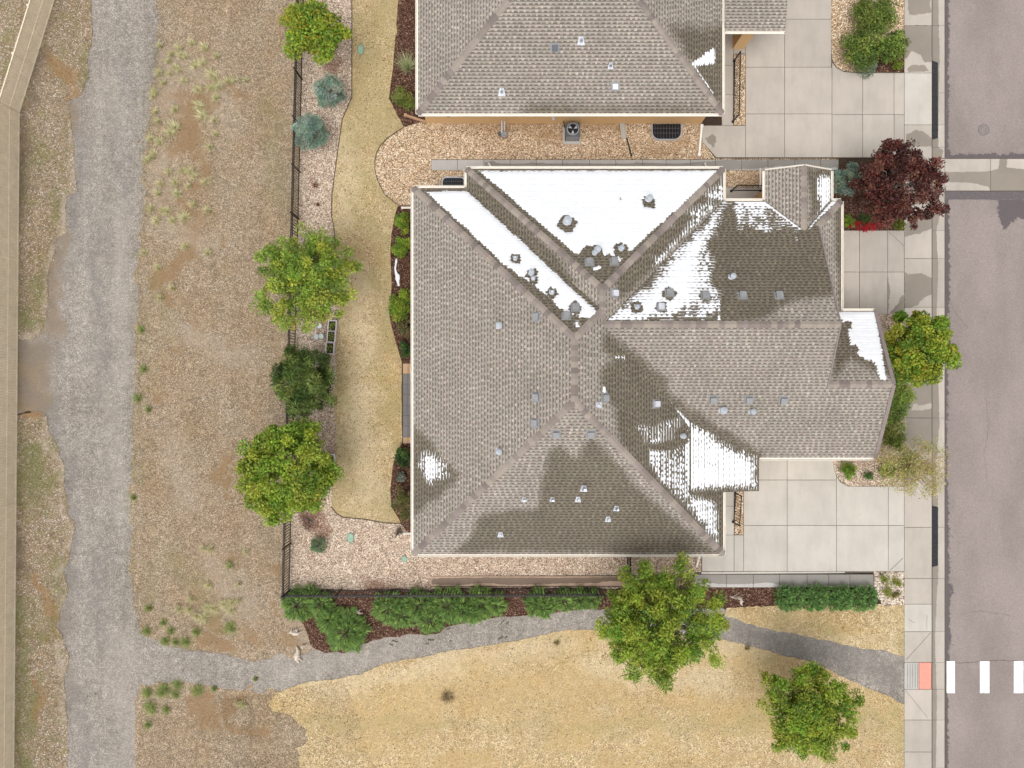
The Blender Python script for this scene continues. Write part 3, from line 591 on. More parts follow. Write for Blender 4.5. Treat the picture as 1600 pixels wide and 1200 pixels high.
slab([(1096, 893.6), (1320, 893.2), (1320, 895.2), (1096, 897)], SZ + .03, CONC_PALE, kb, gap=0.0, thick=.1, name='kerb')
wb = bed('side_walk', [(673, 900), (1085, 898), (1085, 917), (673, 917)], 0.02)
WJ = [673, 715, 757, 799, 841, 883, 925, 967, 1009, 1051, 1085]
WW = [[(675, 904), (760, 902), (860, 903), (960, 901), (1090, 900), (1090, 910), (950, 908), (930, 911), (870, 912), (800, 914), (755, 911), (720, 914), (675, 913)]]
for a, b in zip(WJ[:-1], WJ[1:]): slab((a, 900.5, b, 915.5), 0.045, CONC_BROWN, wb, WW, soft=0.04, gap=0.002)
pt = bed('patio', [(629, 567), (665, 567), (665, 693), (629, 693)], 0.02)
for j, (a, b) in enumerate(zip([568, 584, 600, 616, 633, 649, 666, 683], [584, 600, 616, 633, 649, 666, 683, 693])):
    for c, d in ((629.5, 637.5), (637.5, 645.5), (645.5, 653.5)): slab((c, a, d, b), SZ, PAVER_TAN if j in (0, 7) else PAVER_DARK, pt, name='paver', gap=0.008)

# ------------------------------------------------------------------ houses
PIT, EAVE = 0.46, 2.70
EXPO = 0.143 / math.sqrt(1 + PIT * PIT)          # course exposure measured in plan
def clip_half(poly, n, c):
    out = []
    for i in range(len(poly)):
        a, b = poly[i], poly[(i + 1) % len(poly)]; da = a[0] * n[0] + a[1] * n[1] - c; db = b[0] * n[0] + b[1] * n[1] - c
        if da >= 0: out.append(a)
        if (da > 0) != (db > 0) and da != db:
            t = da / (da - db); out.append((a[0] + (b[0] - a[0]) * t, a[1] + (b[1] - a[1]) * t))
    return out
class Facet:
    """roof plane z = a + bX + cY over a plan polygon"""
    def __init__(s, poly, a, b, c): s.poly = ccw(poly); s.a, s.b, s.c = a, b, c
    def z(s, x, y): return s.a + s.b * x + s.c * y
    def hit(s, px, py):
        dx, dy = (px - 800) / FPX, (600 - py) / FPX; t = (CAM_H - s.a) / (1 + s.b * dx + s.c * dy)
        return (dx * t, dy * t)
    def hits(s, pts): return [s.hit(*p) for p in pts]
    def frame(s):
        g = np.array([s.b, s.c]); g = g / np.linalg.norm(g); return np.array([g[1], -g[0]]), g
def facet_w(poly, x0, z0=EAVE, p=PIT): return Facet(poly, z0 - p * x0, p, 0)        # rises to +X from x0
def facet_e(poly, x0, z0=EAVE, p=PIT): return Facet(poly, z0 + p * x0, -p, 0)
def facet_s(poly, y0, z0=EAVE, p=PIT): return Facet(poly, z0 - p * y0, 0, p)
def facet_n(poly, y0, z0=EAVE, p=PIT): return Facet(poly, z0 + p * y0, 0, -p)
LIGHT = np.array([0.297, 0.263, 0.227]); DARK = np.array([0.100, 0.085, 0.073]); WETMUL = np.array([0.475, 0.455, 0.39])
def shingles(fc, parent, wetpolys, soft=0.35, seed=0, wetall=0.0):
    rng = np.random.default_rng(seed); e, g = fc.frame(); poly = [(float(np.dot(p, e)), float(np.dot(p, g))) for p in map(np.array, fc.poly)]
    poly = ccw(poly); us = [p[0] for p in poly]; vs_ = [p[1] for p in poly]; tabs = []
    v = min(vs_); row = 0
    while v < max(vs_):
        u = min(us) - .4 + (.095 if row % 2 else 0) + rng.uniform(-.03, .03); tooth = True; row += 1
        while u < max(us):
            w = rng.uniform(.07, .13) if tooth else rng.uniform(.10, .19)
            if tooth: tabs.append((u, v, u + w, v + EXPO * .80, 0))
            else: tabs += [(u, v, u + w, v + EXPO * .36, 1), (u, v + EXPO * .36, u + w, v + EXPO * .80, 2)]
            tabs.append((u, v + EXPO * .80, u + w, v + EXPO, 3))  # dark top strip: shadow line under the next butt, with grime, put into the colour
            u += w; tooth = not tooth
        v += EXPO
    T = np.array([t[:4] for t in tabs]); ctr = np.stack([(T[:, 0] + T[:, 2]) / 2, (T[:, 1] + T[:, 3]) / 2], 1)
    sd = sdist(poly, ctr); XY = ctr[:, :1] * e + ctr[:, 1:] * g
    wet = np.full(len(T), wetall)
    if wetpolys:
        n = (fbm(XY + 3, 1.6, 4) - .5) * 0.75 + (fbm(XY + 9, 5, 2) - .5) * .3
        for wp in wetpolys: wet = np.maximum(wet, np.clip(0.5 + (sdist(wp, XY)) / (2 * soft) + n, 0, 1))
    tone = 0.93 + 0.14 * fbm(XY, 0.5, 3)
    V = []; F = []; C = []; WT = []
    for i, (u0, v0, u1, v1, tooth) in enumerate(tabs):
        if sd[i] < -.16: continue
        kind = tooth; tooth = kind == 0
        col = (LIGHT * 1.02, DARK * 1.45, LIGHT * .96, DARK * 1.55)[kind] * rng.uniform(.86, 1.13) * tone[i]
        col = col * (1 + rng.uniform(-.03, .03, 3))
        if kind == 0 and rng.random() < .15: col = col * 1.16
        col = col * (1 - wet[i] * (1 - WETMUL * (1.0 if tooth else 1.06)))
        q = [(u0, v0), (u1, v0), (u1, v1), (u0, v1)]; full = sd[i] > .16
        if not full:
            q = poly
            for nrm, c in (((1, 0), u0), ((-1, 0), -u1), ((0, 1), v0), ((0, -1), -v1)):
                q = clip_half(q, nrm, c)
                if len(q) < 3: break
            if len(q) < 3: continue
        top = 0.021 if tooth else 0.013; b = len(V); vt = min(vs_) + EXPO * math.floor((v0 - min(vs_)) / EXPO + 1e-4)
        for (a, d) in q:
            x, y = a * e + d * g; V.append((x, y, fc.z(x, y) + 0.002 + top * max(0, (vt + EXPO - d) / EXPO)))
        F.append(list(range(b, b + len(q)))); k = len(q)
        lo = [j for j in range(len(q)) if abs(q[j][1] - v0) < 1e-6]
        if len(lo) == 2 and kind < 2:
            j0, j1 = (lo[0], lo[1]) if q[lo[0]][0] < q[lo[1]][0] else (lo[1], lo[0])
            for j in (j0, j1): x, y, zz = V[b + j]; V.append((x, y, zz - top - .004))
            F.append([b + j0, b + k, b + k + 1, b + j1]); k += 2
        C += [col] * len(q) + [col * .45] * (k - len(q)); WT += [wet[i]] * k  # dark asphalt butt edges, coloured darker to strengthen the painted shadow line
    # orient every top face upward
    me = mesh_py('shingles', V, F, C)
    a = me.attributes.new('wet', 'FLOAT', 'POINT'); a.data.foreach_set('value', np.array(WT, dtype=np.float32))
    o = link('shingles', me, SHING, parent); o['kind'] = 'stuff'; return o
def snow_patch(fc, full, label, thick=0.035, soft=0.12, amp=0.010, holes=(), clip=True, step=0.05, group=None, extra=(), nfreq=2.2):
    """height field over the roof plane: shows wherever it stands above the shingle courses"""
    e, g = fc.frame(); ply = fc.hits(full) if full else None
    xs = np.array((ply or []) + [fc.hit(*q) for p, *_ in extra for q in p]); UV = np.stack([xs @ e, xs @ g], 1); lo = UV.min(0) - .5; hi = UV.max(0) + .5
    gu = np.arange(lo[0], hi[0], step); gv = np.arange(lo[1], hi[1], step * .75); U, W = np.meshgrid(gu, gv); nu, nv = len(gu), len(gv)
    P = U.ravel()[:, None] * e + W.ravel()[:, None] * g
    d = np.full(len(P), -1.0); n = fbm(P + 60, nfreq, 4) - .5; n2 = fbm(P + 13, 7, 3) - .5
    prof = lambda x, th: .005 + np.sign(x) * np.abs(np.clip(x, -1, 1)) ** 1.4 * th
    if ply: d = prof(sdist(ply, P) / soft, thick)
    for p, th, so in extra: d = np.maximum(d, prof(sdist(fc.hits(p), P) / so, th) - .003)
    n3 = fbm(np.stack([U.ravel() * 3.2, W.ravel() * .45], 1) + 8, 1.0, 3) - .5                # melt channels run down the slope
    d = d + n * amp * 1.6 + n2 * amp * .9 + n3 * amp * 1.6
    for hx, hy, r in holes:
        h = np.array(fc.hit(hx, hy)); rr = np.sqrt(((P - h) ** 2).sum(1)) + n2 * .18
        ang = np.arctan2(P[:, 1] - h[1], P[:, 0] - h[0]); rr = rr + .05 * np.sin(ang * 7 + hx) * np.sin(ang * 3 + hy)
        d = np.minimum(d, (rr - r) * .35)
    sc = sdist(fc.poly, P); d = np.where(sc < 0.02, -.05, np.minimum(d, 0.012 + sc * .25))
    vmin = min(np.dot(p, g) for p in map(np.array, fc.poly)); ph = ((W.ravel() - vmin) / EXPO) % 1.0
    d = d + (0.006 * (1 - ph) - .010 * (ph > .82) * (fbm(P + 21, 3.5, 3) > .40)) * (d > .006)
    V = np.column_stack([P, fc.a + fc.b * P[:, 0] + fc.c * P[:, 1] + d])
    idx = np.arange(nu * nv).reshape(nv, nu); Q = np.stack([idx[:-1, :-1], idx[:-1, 1:], idx[1:, 1:], idx[1:, :-1]], -1).reshape(-1, 4)
    Q = Q[(d[Q].max(1) > -0.001) & (sc[Q].min(1) > -.02)]
    used, inv = np.unique(Q, return_inverse=True); V = V[used]; Q = inv.reshape(-1, 4)
    if fc.frame()[0][0] * fc.frame()[1][1] - fc.frame()[0][1] * fc.frame()[1][0] < 0: Q = Q[:, ::-1]
    o = link('snow_patch', mesh_np('snow_patch', V, Q, smooth=True), SNOW); tag(o, label, 'snow', group, 'stuff'); return o
def cap_mesh(drop, L, w=0.145):
    V = []; 
    for x, up in ((-.03, 0.030), (L, 0.016)):
        V += [(x, -w, up - w * drop), (x, 0, up + .006), (x, w, up - w * drop)]
    for x, up in ((-.03, 0.030),): V += [(x, -w, up - w * drop - .02), (x, 0, up - .016), (x, w, up - w * drop - .02)]
    return mesh_py('ridge_cap', V, [[0, 3, 4, 1], [1, 4, 5, 2], [0, 1, 7, 6], [1, 2, 8, 7]])
CAP_HIP, CAP_RIDGE = cap_mesh(0.30, 0.24), cap_mesh(0.44, 0.24)
for m_ in (CAP_HIP, CAP_RIDGE): m_.materials.append(CAPM)
def caps(p, q, hip, parent, L=0.24):
    """overlapping cap shingles from the lower end p to the upper end q"""
    p, q = Vector(p), Vector(q); d = q - p; n = max(1, int(round(d.length / L))); x = d.normalized(); y = Vector((0, 0, 1)).cross(x).normalized(); z = x.cross(y)
    for i in range(n):
        o = link('ridge_cap', CAP_HIP if hip else CAP_RIDGE, None, parent); s = d.length / n / L
        M = Matrix((x, y, z)).transposed().to_4x4(); M.translation = p + x * (d.length / n * i) + Vector((0, 0, .004)); o.matrix_world = M @ Matrix.Diagonal((s, random.uniform(.96, 1.04), 1, 1))
def gutter(p, q, parent, z=EAVE):
    """open K-style gutter along an eave; the outside is on the right of p->q"""
    p, q = Vector((*p, z)), Vector((*q, z)); x = (q - p).normalized(); r = Vector((x.y, -x.x, 0)); mb = MB(); L = (q - p)
    prof = [(0.005, -.02), (0.005, -.13), (0.09, -.13), (0.125, -.05), (0.125, -.008), (0.112, -.008), (0.108, -.05), (0.082, -.118), (0.018, -.118), (0.018, -.02)]
    b = 0
    for e in (p - x * .0, q + x * .0):
        for u, w in prof: mb.v.append(tuple(e + r * u + Vector((0, 0, w))))
    n = len(prof)
    for i in range(n): mb.f.append([i, (i + 1) % n, n + (i + 1) % n, n + i])
    mb.f += [list(range(n))[::-1], list(range(n, 2 * n))]
    o = mb.build('gutter', WHITE, parent)
    return o
def box_vent(fc, px, py, parent, mat=None, s=0.27):
    x, y = fc.hit(px, py); e, g = fc.frame(); z = fc.z(x, y); up = np.array([g[0], g[1], PIT]); up /= np.linalg.norm(up); al = np.array([e[0], e[1], 0]); nrm = np.cross(al, up); nrm = nrm if nrm[2] > 0 else -nrm
    o0 = np.array([x, y, z]); v = empty('roof_vent', (0, 0, 0)); v.parent = parent
    def P(a, b, c): return tuple(o0 + al * a + up * b + nrm * c)
    m = MB(); m.poly([P(-.2, -.17, .022), P(.2, -.17, .022), P(.2, .2, .022), P(-.2, .2, .022)]); m.build('flange', GREYMETAL, v)
    m = MB(); h = s / 2; A = [P(-h, -h, .02), P(h, -h, .02), P(h, h, .02), P(-h, h, .02), P(-h, -h, .16), P(h, -h, .16), P(h, h * .9, .13), P(-h, h * .9, .13)]
    m.v += A; m.f += [[4, 5, 6, 7], [0, 1, 5, 4], [1, 2, 6, 5], [2, 3, 7, 6], [3, 0, 4, 7]]; m.build('hood', mat or GREYMETAL, v)
def pipe_vent(fc, px, py, parent, r=0.05, h=0.3, flange=0.15, mat=None, cap=False):
    x, y = fc.hit(px, py); e, g = fc.frame(); z = fc.z(x, y); up = np.array([g[0], g[1], PIT]); up /= np.linalg.norm(up); al = np.array([e[0], e[1], 0]); nrm = np.cross(al, up); nrm = nrm if nrm[2] > 0 else -nrm
    o0 = np.array([x, y, z]); v = empty('roof_vent', (0, 0, 0)); v.parent = parent
    def P(a, b, c): return tuple(o0 + al * a + up * b + nrm * c)
    m = MB(); f = flange; m.poly([P(-f, -f, .024), P(f, -f, .024), P(f * .55, f, .024), P(-f * .55, f, .024)])
    m.tube([P(0, 0, .02), P(0, 0, .09)], [r * 2.0, r * 1.25], 10, cap=False); m.build('flange', LEAD, v)
    m = MB(); m.tube([(x, y, z), (x, y, z + h)], [r, r], 10); m.build('pipe', mat or GALV, v)
    if cap:
        m = MB(); m.tube([(x, y, z + h + .02), (x, y, z + h + .07), (x, y, z + h + .12)], [r * 1.8, r * 1.8, r * .5], 12); m.build('rain_cap', VENTCAP, v)
def wall_ring(poly, z0, z1, mat, parent, name='wall'):
    m = MB(); p = ccw(poly); n = len(p)
    for i in range(n): a, b = p[i], p[(i + 1) % n]; m.poly([(*a, z0), (*b, z0), (*b, z1), (*a, z1)])
    return m.build(name, mat, parent)
def roof_deck(outline, parent, z=EAVE):
    """soffit and fascia round the eaves"""
    p = ccw(outline); n = len(p); m = MB(); m.poly([(*q, z - .17) for q in reversed(p)])
    for i in range(n): a, b = p[i], p[(i + 1) % n]; m.poly([(*a, z - .17), (*b, z - .17), (*b, z - .004), (*a, z - .004)])
    return m.build('roof', FASCIA, parent)

# ---- the main duplex
H = empty('house', (0, 0, 0))
tag(H, 'large duplex with grey-beige shingle hip roof, snow patches and many roof vents', 'house')
XW, XE, YS, YN = -4.43, 9.49, -7.65, 8.80
RX = (XW + XE) / 2; RR = (XE - XW) / 2
FZ = {}
FZ['W'] = facet_w([(XW, YS), (XW, YN), (RX, YN - RR), (RX, YS + RR)], XW)
FZ['S'] = facet_s([(XW, YS), (RX, YS + RR), (XE, YS)], YS)
NX, NYN = -2.04, 9.67; NH = (XE - NX) / 2; NRX = NX + NH; NAY = NYN - NH; JY = YN - NH
FZ['N1'] = facet_n([(XW, YN), (NX, YN), (NRX, JY), (RX, YN - RR)], YN)
FZ['N2'] = facet_n([(NX, NYN), (XE, NYN), (NRX, NAY)], NYN)
FZ['NW'] = facet_w([(NX, NYN), (NRX, NAY), (NRX, JY), (NX, YN)], NX)
GN = 8.22; GR = GN - NH; GS = GR - NH; GX = 13.5; GX2 = 16.3; SKX = 14.79; R2 = GS + 3.29; EN = R2 + 3.29
FZ['NE'] = facet_e([(XE, NYN), (XE, GN), (NRX, GR), (NRX, NAY)], XE)
PX = 7.8; PY0 = -4.8; PZ = EAVE + PIT * (XE - PX); PP = 0.222; PXE = 11.08; vY0 = GS + (PZ - EAVE) / PIT; pze = PZ - PP * (PXE - PX); vY1 = GS + (pze - EAVE) / PIT
FZ['E'] = facet_e([(RX, YN - RR), (RX, YS + RR), (XE, YS), (XE, PY0), (PX, PY0), (PX, vY0), (NRX, GR), (NRX, JY)], XE)
FZ['P'] = Facet([(PX, vY0), (PX, PY0), (PXE, PY0), (PXE, vY1)], PZ + PP * PX, -PP, 0)
EX0, EX1, EYN = 11.39, 14.33, 9.60; EXR = (EX0 + EX1) / 2; EH = EXR - EX0
SKD = SKX - GX
FZ['GN'] = facet_n([(NRX, GR), (GX, GR), (GX, GN - SKD), (SKX, GN), (EX1, GN), (EXR, GN - EH), (EX0, GN), (XE, GN)], GN)
FZ['SK'] = facet_e([(SKX, GN), (GX, GN - SKD), (GX, EN - .02), (SKX, EN - .02)], SKX)
FZ['GS'] = facet_s([(NRX, GR), (GX, GR), (GX, R2), (GX2, R2), (GX2, GS), (PXE, GS), (PXE, vY1), (PX, vY0)], GS)
FZ['G2'] = facet_n([(GX, R2), (GX2, R2), (GX2, EN), (GX, EN)], EN)
FZ['EW'] = facet_w([(EX0, EYN), (EXR, EYN), (EXR, GN - EH), (EX0, GN)], EX0)
FZ['EE'] = facet_e([(EX1, EYN), (EX1, GN), (EXR, GN - EH), (EXR, EYN)], EX1)
OUTL = [(XW, YS), (XE, YS), (XE, PY0), (PXE, PY0), (PXE, GS), (GX2, GS), (GX2, EN), (SKX, EN), (SKX, GN), (EX1, GN), (EX1, EYN), (EX0, EYN), (EX0, GN), (XE, GN), (XE, NYN), (NX, NYN), (NX, YN), (XW, YN)]
roof = roof_deck(OUTL, H)
for k, f in FZ.items():                                           # sheathing under the shingles
    m = MB(); m.poly([(x, y, f.z(x, y)) for x, y in f.poly]); m.build('roof_plane', FASCIA, roof)
WET = {
 'S': [[(868, 698), (900, 712), (925, 683), (962, 722), (1010, 775), (1060, 815), (1118, 864), (708, 864), (736, 838), (750, 806), (800, 796), (840, 794), (848, 740), (858, 705)]],
 'W': [[(640, 660), (672, 690), (700, 725), (718, 742), (700, 767), (672, 787), (655, 800), (640, 812)]],
 'E': [[(943, 518), (960, 525), (1000, 562), (1045, 615), (1090, 670), (1135, 720), (1135, 866), (1095, 835), (1000, 735), (968, 690), (960, 640), (938, 605), (938, 575), (955, 563), (943, 545)]],
 'P': [[(1060, 640), (1200, 700), (1200, 790), (1060, 790)]],
 'GS': [[(945, 518), (985, 540), (1045, 596), (1042, 606), (1075, 636), (1120, 663), (1190, 706), (1190, 725), (1060, 665), (1000, 600)]],
 'GN': [[(930, 300), (1320, 300), (1310, 440), (1300, 462), (1240, 470), (1190, 500), (1100, 512), (930, 512)]],
 'N2': [[(700, 250), (1150, 250), (1150, 460), (700, 460)]], 'N1': [[(640, 280), (960, 280), (960, 530), (880, 520)]],
 'NW': [[(725, 270), (760, 290), (860, 390), (900, 440), (890, 450), (720, 296)]], 'NE': [[(1132, 270), (1090, 300), (1000, 390), (960, 440), (970, 470), (1132, 312)]],
 'G2': [[(1300, 495), (1375, 480), (1395, 590), (1360, 580), (1330, 560), (1305, 590)]], 'EE': [[(1258, 262), (1300, 262), (1300, 330), (1262, 345), (1268, 310)]], 'SK': [[(1302, 312), (1320, 312), (1318, 490), (1312, 490)]]}
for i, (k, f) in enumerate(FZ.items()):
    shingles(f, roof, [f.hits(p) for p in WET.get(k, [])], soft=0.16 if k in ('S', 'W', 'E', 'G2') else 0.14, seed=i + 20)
def V3(f, x, y): return (x, y, FZ[f].z(x, y))
for a, b, hip in [(V3('S', XW, YS), V3('S', RX, YS + RR), 1), (V3('S', XE, YS), V3('S', RX, YS + RR), 1), (V3('W', RX, YS + RR), V3('W', RX, YN - RR), 0), (V3('W', XW, YN), V3('W', RX, YN - RR), 1), (V3('N1', NRX, JY), V3('N1', RX, YN - RR), 1),
                  (V3('N2', NX, NYN), V3('N2', NRX, NAY), 1), (V3('N2', XE, NYN), V3('N2', NRX, NAY), 1), (V3('NW', NRX, GR), V3('NW', NRX, NAY), 0), (V3('GS', GX, GR), V3('GS', NRX, GR), 0), (V3('GS', GX2, R2), V3('GS', GX, R2), 0),
                  (V3('EW', EXR, EYN), V3('EW', EXR, GN - EH), 0), (V3('SK', SKX, GN), V3('SK', GX, GN - SKD), 1)]:
    caps(a, b, hip, roof)
# gable walls, rakes and the cheek of the porch roof
m = MB(); m.poly([V3('GN', GX - .02, GN - SKD), (GX - .02, GR, FZ['GN'].z(0, GR)), V3('GS', GX - .02, R2), (GX - .02, R2, 2.6), (GX - .02, GN - SKD, 2.6)]); m.build('gable_wall', STUCCO, H)
m = MB(); m.poly([(GX2 - .25, EN, EAVE), (GX2 - .25, R2, FZ['GS'].z(0, R2)), (GX2 - .25, GS, EAVE)]); m.build('gable_wall', STUCCO, H)
m = MB(); m.poly([(EX0, EYN - .25, EAVE), (EX1, EYN - .25, EAVE), (EXR, EYN - .25, EAVE + EH * PIT)]); m.build('gable_wall', STUCCO, H)
m = MB(); m.poly([(PX, PY0, PZ), (PXE, PY0, EAVE - .1), (PXE, PY0, pze)]); m.poly([(PXE, PY0, EAVE - .1), (PXE, vY1, EAVE - .1), (PXE, vY1, pze), (PXE, PY0, pze)]); m.build('porch_fascia', FASCIA, H)
RAKE = simple('rake_trim', (0.215, 0.175, 0.165), 0.9)
def rake(p, q, parent, w=0.10, mat=None):
    p, q = Vector(p), Vector(q); mb = MB(); mb.bar(p + Vector((0, 0, -.03)), q + Vector((0, 0, -.03)), w, 0.14); mb.build('rake_board', mat or RAKE, parent)
rake(V3('G2', GX2 + .03, EN), V3('G2', GX2 + .03, R2), H, .16); rake(V3('GS', GX2 + .03, GS), V3('GS', GX2 + .03, R2), H, .16)
rake(V3('GN', GX + .02, GN - SKD), V3('GN', GX + .02, GR), H, .06); rake(V3('GS', GX + .02, R2), V3('GS', GX + .02, GR), H, .06)
rake(V3('EW', EX0, EYN + .03), V3('EW', EXR, EYN + .03), H, .06, FASCIA); rake(V3('EE', EX1, EYN + .03), V3('EE', EXR, EYN + .03), H, .06, FASCIA)
for p, q in [((XW, NYN - .87), (XW, YS)), ((XW, YS), (XE, YS)), ((XE, YS), (XE, PY0)), ((PXE + .1, GS), (GX2, GS)), ((SKX, EN), (SKX, GN)), ((GX2, EN), (SKX, EN)), ((EX1, GN), (EX1, EYN)), ((EX0, EYN), (EX0, GN)), ((EX0, GN), (XE, GN)), ((XE, GN), (XE, NYN)), ((XE, NYN), (NX, NYN)), ((NX, NYN), (NX, YN)), ((NX, YN), (XW, YN)), ((SKX, GN), (EX1, GN))]:
    gutter(p, q, H)
wall_ring(inset(OUTL, 0.45), 0.0, EAVE - .15, STUCCO, H)
for k, x, y in [('W', 838, 495), ('W', 838, 621), ('W', 836, 661), ('S', 869, 678), ('S', 923, 678), ('E', 945, 622), ('GN', 1046, 458), ('GN', 1102, 462), ('GN', 1160, 462), ('GN', 1217, 462), ('N1', 885, 494), ('N1', 899, 481), ('N2', 921, 410), ('N2', 960, 409), ('GS', 1114, 624), ('GS', 1170, 624), ('GS', 1224, 625)]:
    box_vent(FZ[k], x, y, H)
for k, x, y in [('GN', 1033, 480), ('E', 1025, 631), ('NE', 960, 458)]: box_vent(FZ[k], x, y, H, LEAD, .24)
for k, x, y, r, h, fl, cp in [('W', 780, 509, .07, .35, .14, 1), ('W', 780, 705, .07, .35, .14, 1), ('GN', 1142, 433, .07, .3, .12, 1), ('GS', 1128, 641, .085, .25, .14, 1), ('GS', 1174, 643, .07, .25, .12, 1), ('E', 935, 633, .035, .22, .14, 0), ('E', 1066, 681, .06, .25, .12, 1), ('S', 819, 780, .045, .45, .12, 0), ('S', 863, 780, .045, .45, .12, 0),
                              ('S', 912, 763, .06, .55, .16, 0), ('S', 903, 780, .035, .25, .14, 0), ('S', 963, 794, .05, .5, .14, 0), ('S', 950, 811, .035, .25, .14, 0), ('S', 782, 835, .035, .2, .14, 0), ('N1', 805, 404, .05, .3, .12, 0), ('N1', 830, 427, .07, .3, .12, 1), ('N1', 833, 435, .05, .2, .12, 0), ('N1', 862, 457, .06, .3, .12, 0), ('N2', 886, 347, .10, .35, .16, 1), ('N2', 1013, 312, .08, .3, .14, 1),
                              ('N2', 933, 391, .075, .35, .14, 1), ('N2', 929, 396, .06, .3, .12, 1), ('N2', 970, 389, .06, .3, .13, 1), ('GN', 995, 480, .05, .25, .12, 1)]:
    pipe_vent(FZ[k], x, y, H, r, h, fl, cap=bool(cp))
# snow left on the shaded planes
snow_patch(FZ['N2'], [(748, 267), (1126, 266), (966, 410), (958, 420), (945, 432), (930, 425), (905, 402)], 'wide sheet of snow covering the north triangle of the roof', 0.04, .14, .010,
           [(886, 350, .38), (1014, 316, .28), (926, 400, .50), (950, 412, .40), (970, 391, .32), (905, 408, .3), (938, 430, .3), (970, 310, .02)])
snow_patch(FZ['N1'], [(664, 299), (729, 297), (936, 489), (925, 500), (905, 496), (880, 486), (862, 468), (790, 415)], 'long snow strip beside the west valley of the roof', 0.04, .16, .010,
           [(806, 404, .20), (831, 428, .22), (833, 437, .18), (863, 458, .22), (885, 495, .25), (899, 481, .25)], extra=[([(888, 502), (905, 500), (912, 514), (902, 516)], .02, .2)])
snow_patch(FZ['GN'], [(1134, 312), (1126, 345), (1116, 372), (1100, 400), (1096, 440), (1092, 470), (1062, 500), (938, 507), (1010, 440)], 'snow wedge striped along shingle courses on garage roof, upper left of it', 0.03, .8, .008,
           [(995, 480, .22), (1033, 480, .22), (1046, 459, .25), (1102, 463, .22)], extra=[([(1080, 450), (1124, 452), (1122, 488), (1095, 498), (1060, 500)], .006, .15), ([(1085, 420), (1112, 372), (1112, 452), (1085, 456)], .0055, .2), ([(1121, 468), (1126, 468), (1126, 500), (1121, 500)], .02, .1)])
snow_patch(FZ['GN'], [(1134, 309), (1200, 309), (1240, 345), (1218, 338), (1195, 322), (1150, 320)], 'thin striped snow along the eave left of the entry gable', 0.03, .2, .010, extra=[([(1140, 316), (1195, 316), (1256, 358), (1215, 364), (1150, 356)], .0055, .2), ([(1196, 311), (1255, 356), (1250, 360), (1190, 318)], .025, .1)])
snow_patch(FZ['NE'], [(1129, 282), (1131, 312), (1075, 368), (1072, 345)], 'speckled snow between courses on the north wing east slope', 0.003, .15, .005, extra=[([(1125, 290), (1130, 312), (1020, 425), (1010, 420)], .005, .12)])
snow_patch(FZ['EE'], [(1280, 274), (1299, 272), (1299, 316), (1284, 335), (1274, 345), (1282, 320), (1277, 300)], 'striped snow on the east slope of the small entry gable', 0.012, .25, .007)
snow_patch(FZ['GN'], [(1300, 312), (1312, 312), (1280, 342), (1263, 360), (1266, 352), (1280, 335)], 'snow wedge in the corner right of the small entry gable', 0.035, .15, .008)
snow_patch(FZ['G2'], [(1309, 488), (1368, 484), (1377, 540), (1386, 592), (1376, 594), (1366, 566), (1348, 560), (1330, 548), (1326, 518), (1316, 504)], 'snow patch on the garage gable slope nearest the street tree', 0.036, .16, .010, [(1335, 545, .2), (1325, 508, .15)])
snow_patch(FZ['P'], [(1070, 645), (1100, 668), (1135, 692), (1182, 717), (1183, 764), (1085, 769), (1070, 775)], 'bright snow over the low porch roof above the entry', 0.011, .4, .005)
snow_patch(FZ['E'], [(1076, 672), (1082, 665), (1084, 772), (1070, 760), (1066, 700)], 'striped snow uphill of the porch roof on the east slope', 0.016, .35, .0045, [(1066, 682, .35)], extra=[([(1012, 700), (1050, 700), (1075, 690), (1082, 775), (1068, 790), (1030, 752), (1014, 725)], .0055, .15), ([(992, 668), (1030, 660), (1062, 648), (1070, 662), (1060, 690), (1015, 700)], .0035, .2), ([(1040, 618), (1048, 626), (1072, 652), (1085, 660), (1078, 672), (1070, 660), (1055, 640)], .028, .12), ([(992, 668), (1010, 662), (1018, 680), (1000, 682)], .008, .3)])
snow_patch(FZ['E'], [(1078, 774), (1108, 780), (1118, 795), (1122, 812), (1121, 845), (1100, 822), (1078, 792)], 'speckled snow patch on the roof corner below the porch roof', 0.006, .2, .005)
snow_patch(FZ['E'], [(958, 556), (976, 556), (977, 562), (960, 560)], 'tiny snow remnant high on the east slope near the main ridge', 0.014, .12, .006, extra=[([(941, 603), (947, 603), (948, 615), (941, 615)], .03, .1)])
snow_patch(FZ['W'], [(657, 712), (668, 704), (680, 708), (692, 726), (706, 742), (690, 747), (674, 757), (660, 748)], 'small isolated snow patch near the west eave of the roof', 0.009, .3, .006)

# ---- the neighbour's house at the top of the picture
NB = empty('house', (0, 0, 0)); tag(NB, 'neighbouring house with tan stucco side wall and beige shingle roof at picture top', 'house')
NXW, NXE, NYS = -4.22, 9.45, 12.17; NRR = (NXE - NXW) / 2; NRXx = (NXW + NXE) / 2; NYE = NYS + 19
NF = {'S': facet_s([(NXW, NYS), (NRXx, NYS + NRR), (NXE, NYS)], NYS), 'W': facet_w([(NXW, NYS), (NXW, NYE), (NRXx, NYE - NRR), (NRXx, NYS + NRR)], NXW),
      'E': facet_e([(NXE, NYS), (NRXx, NYS + NRR), (NRXx, NYE - NRR), (NXE, NYE)], NXE), 'N': facet_n([(NXW, NYE), (NXE, NYE), (NRXx, NYE - NRR)], NYE)}
NOUT = [(NXW, NYS), (NXE, NYS), (NXE, NYE), (NXW, NYE)]
nroof = roof_deck(NOUT, NB)
for k, f in NF.items():
    m = MB(); m.poly([(x, y, f.z(x, y)) for x, y in f.poly]); m.build('roof_plane', FASCIA, nroof)
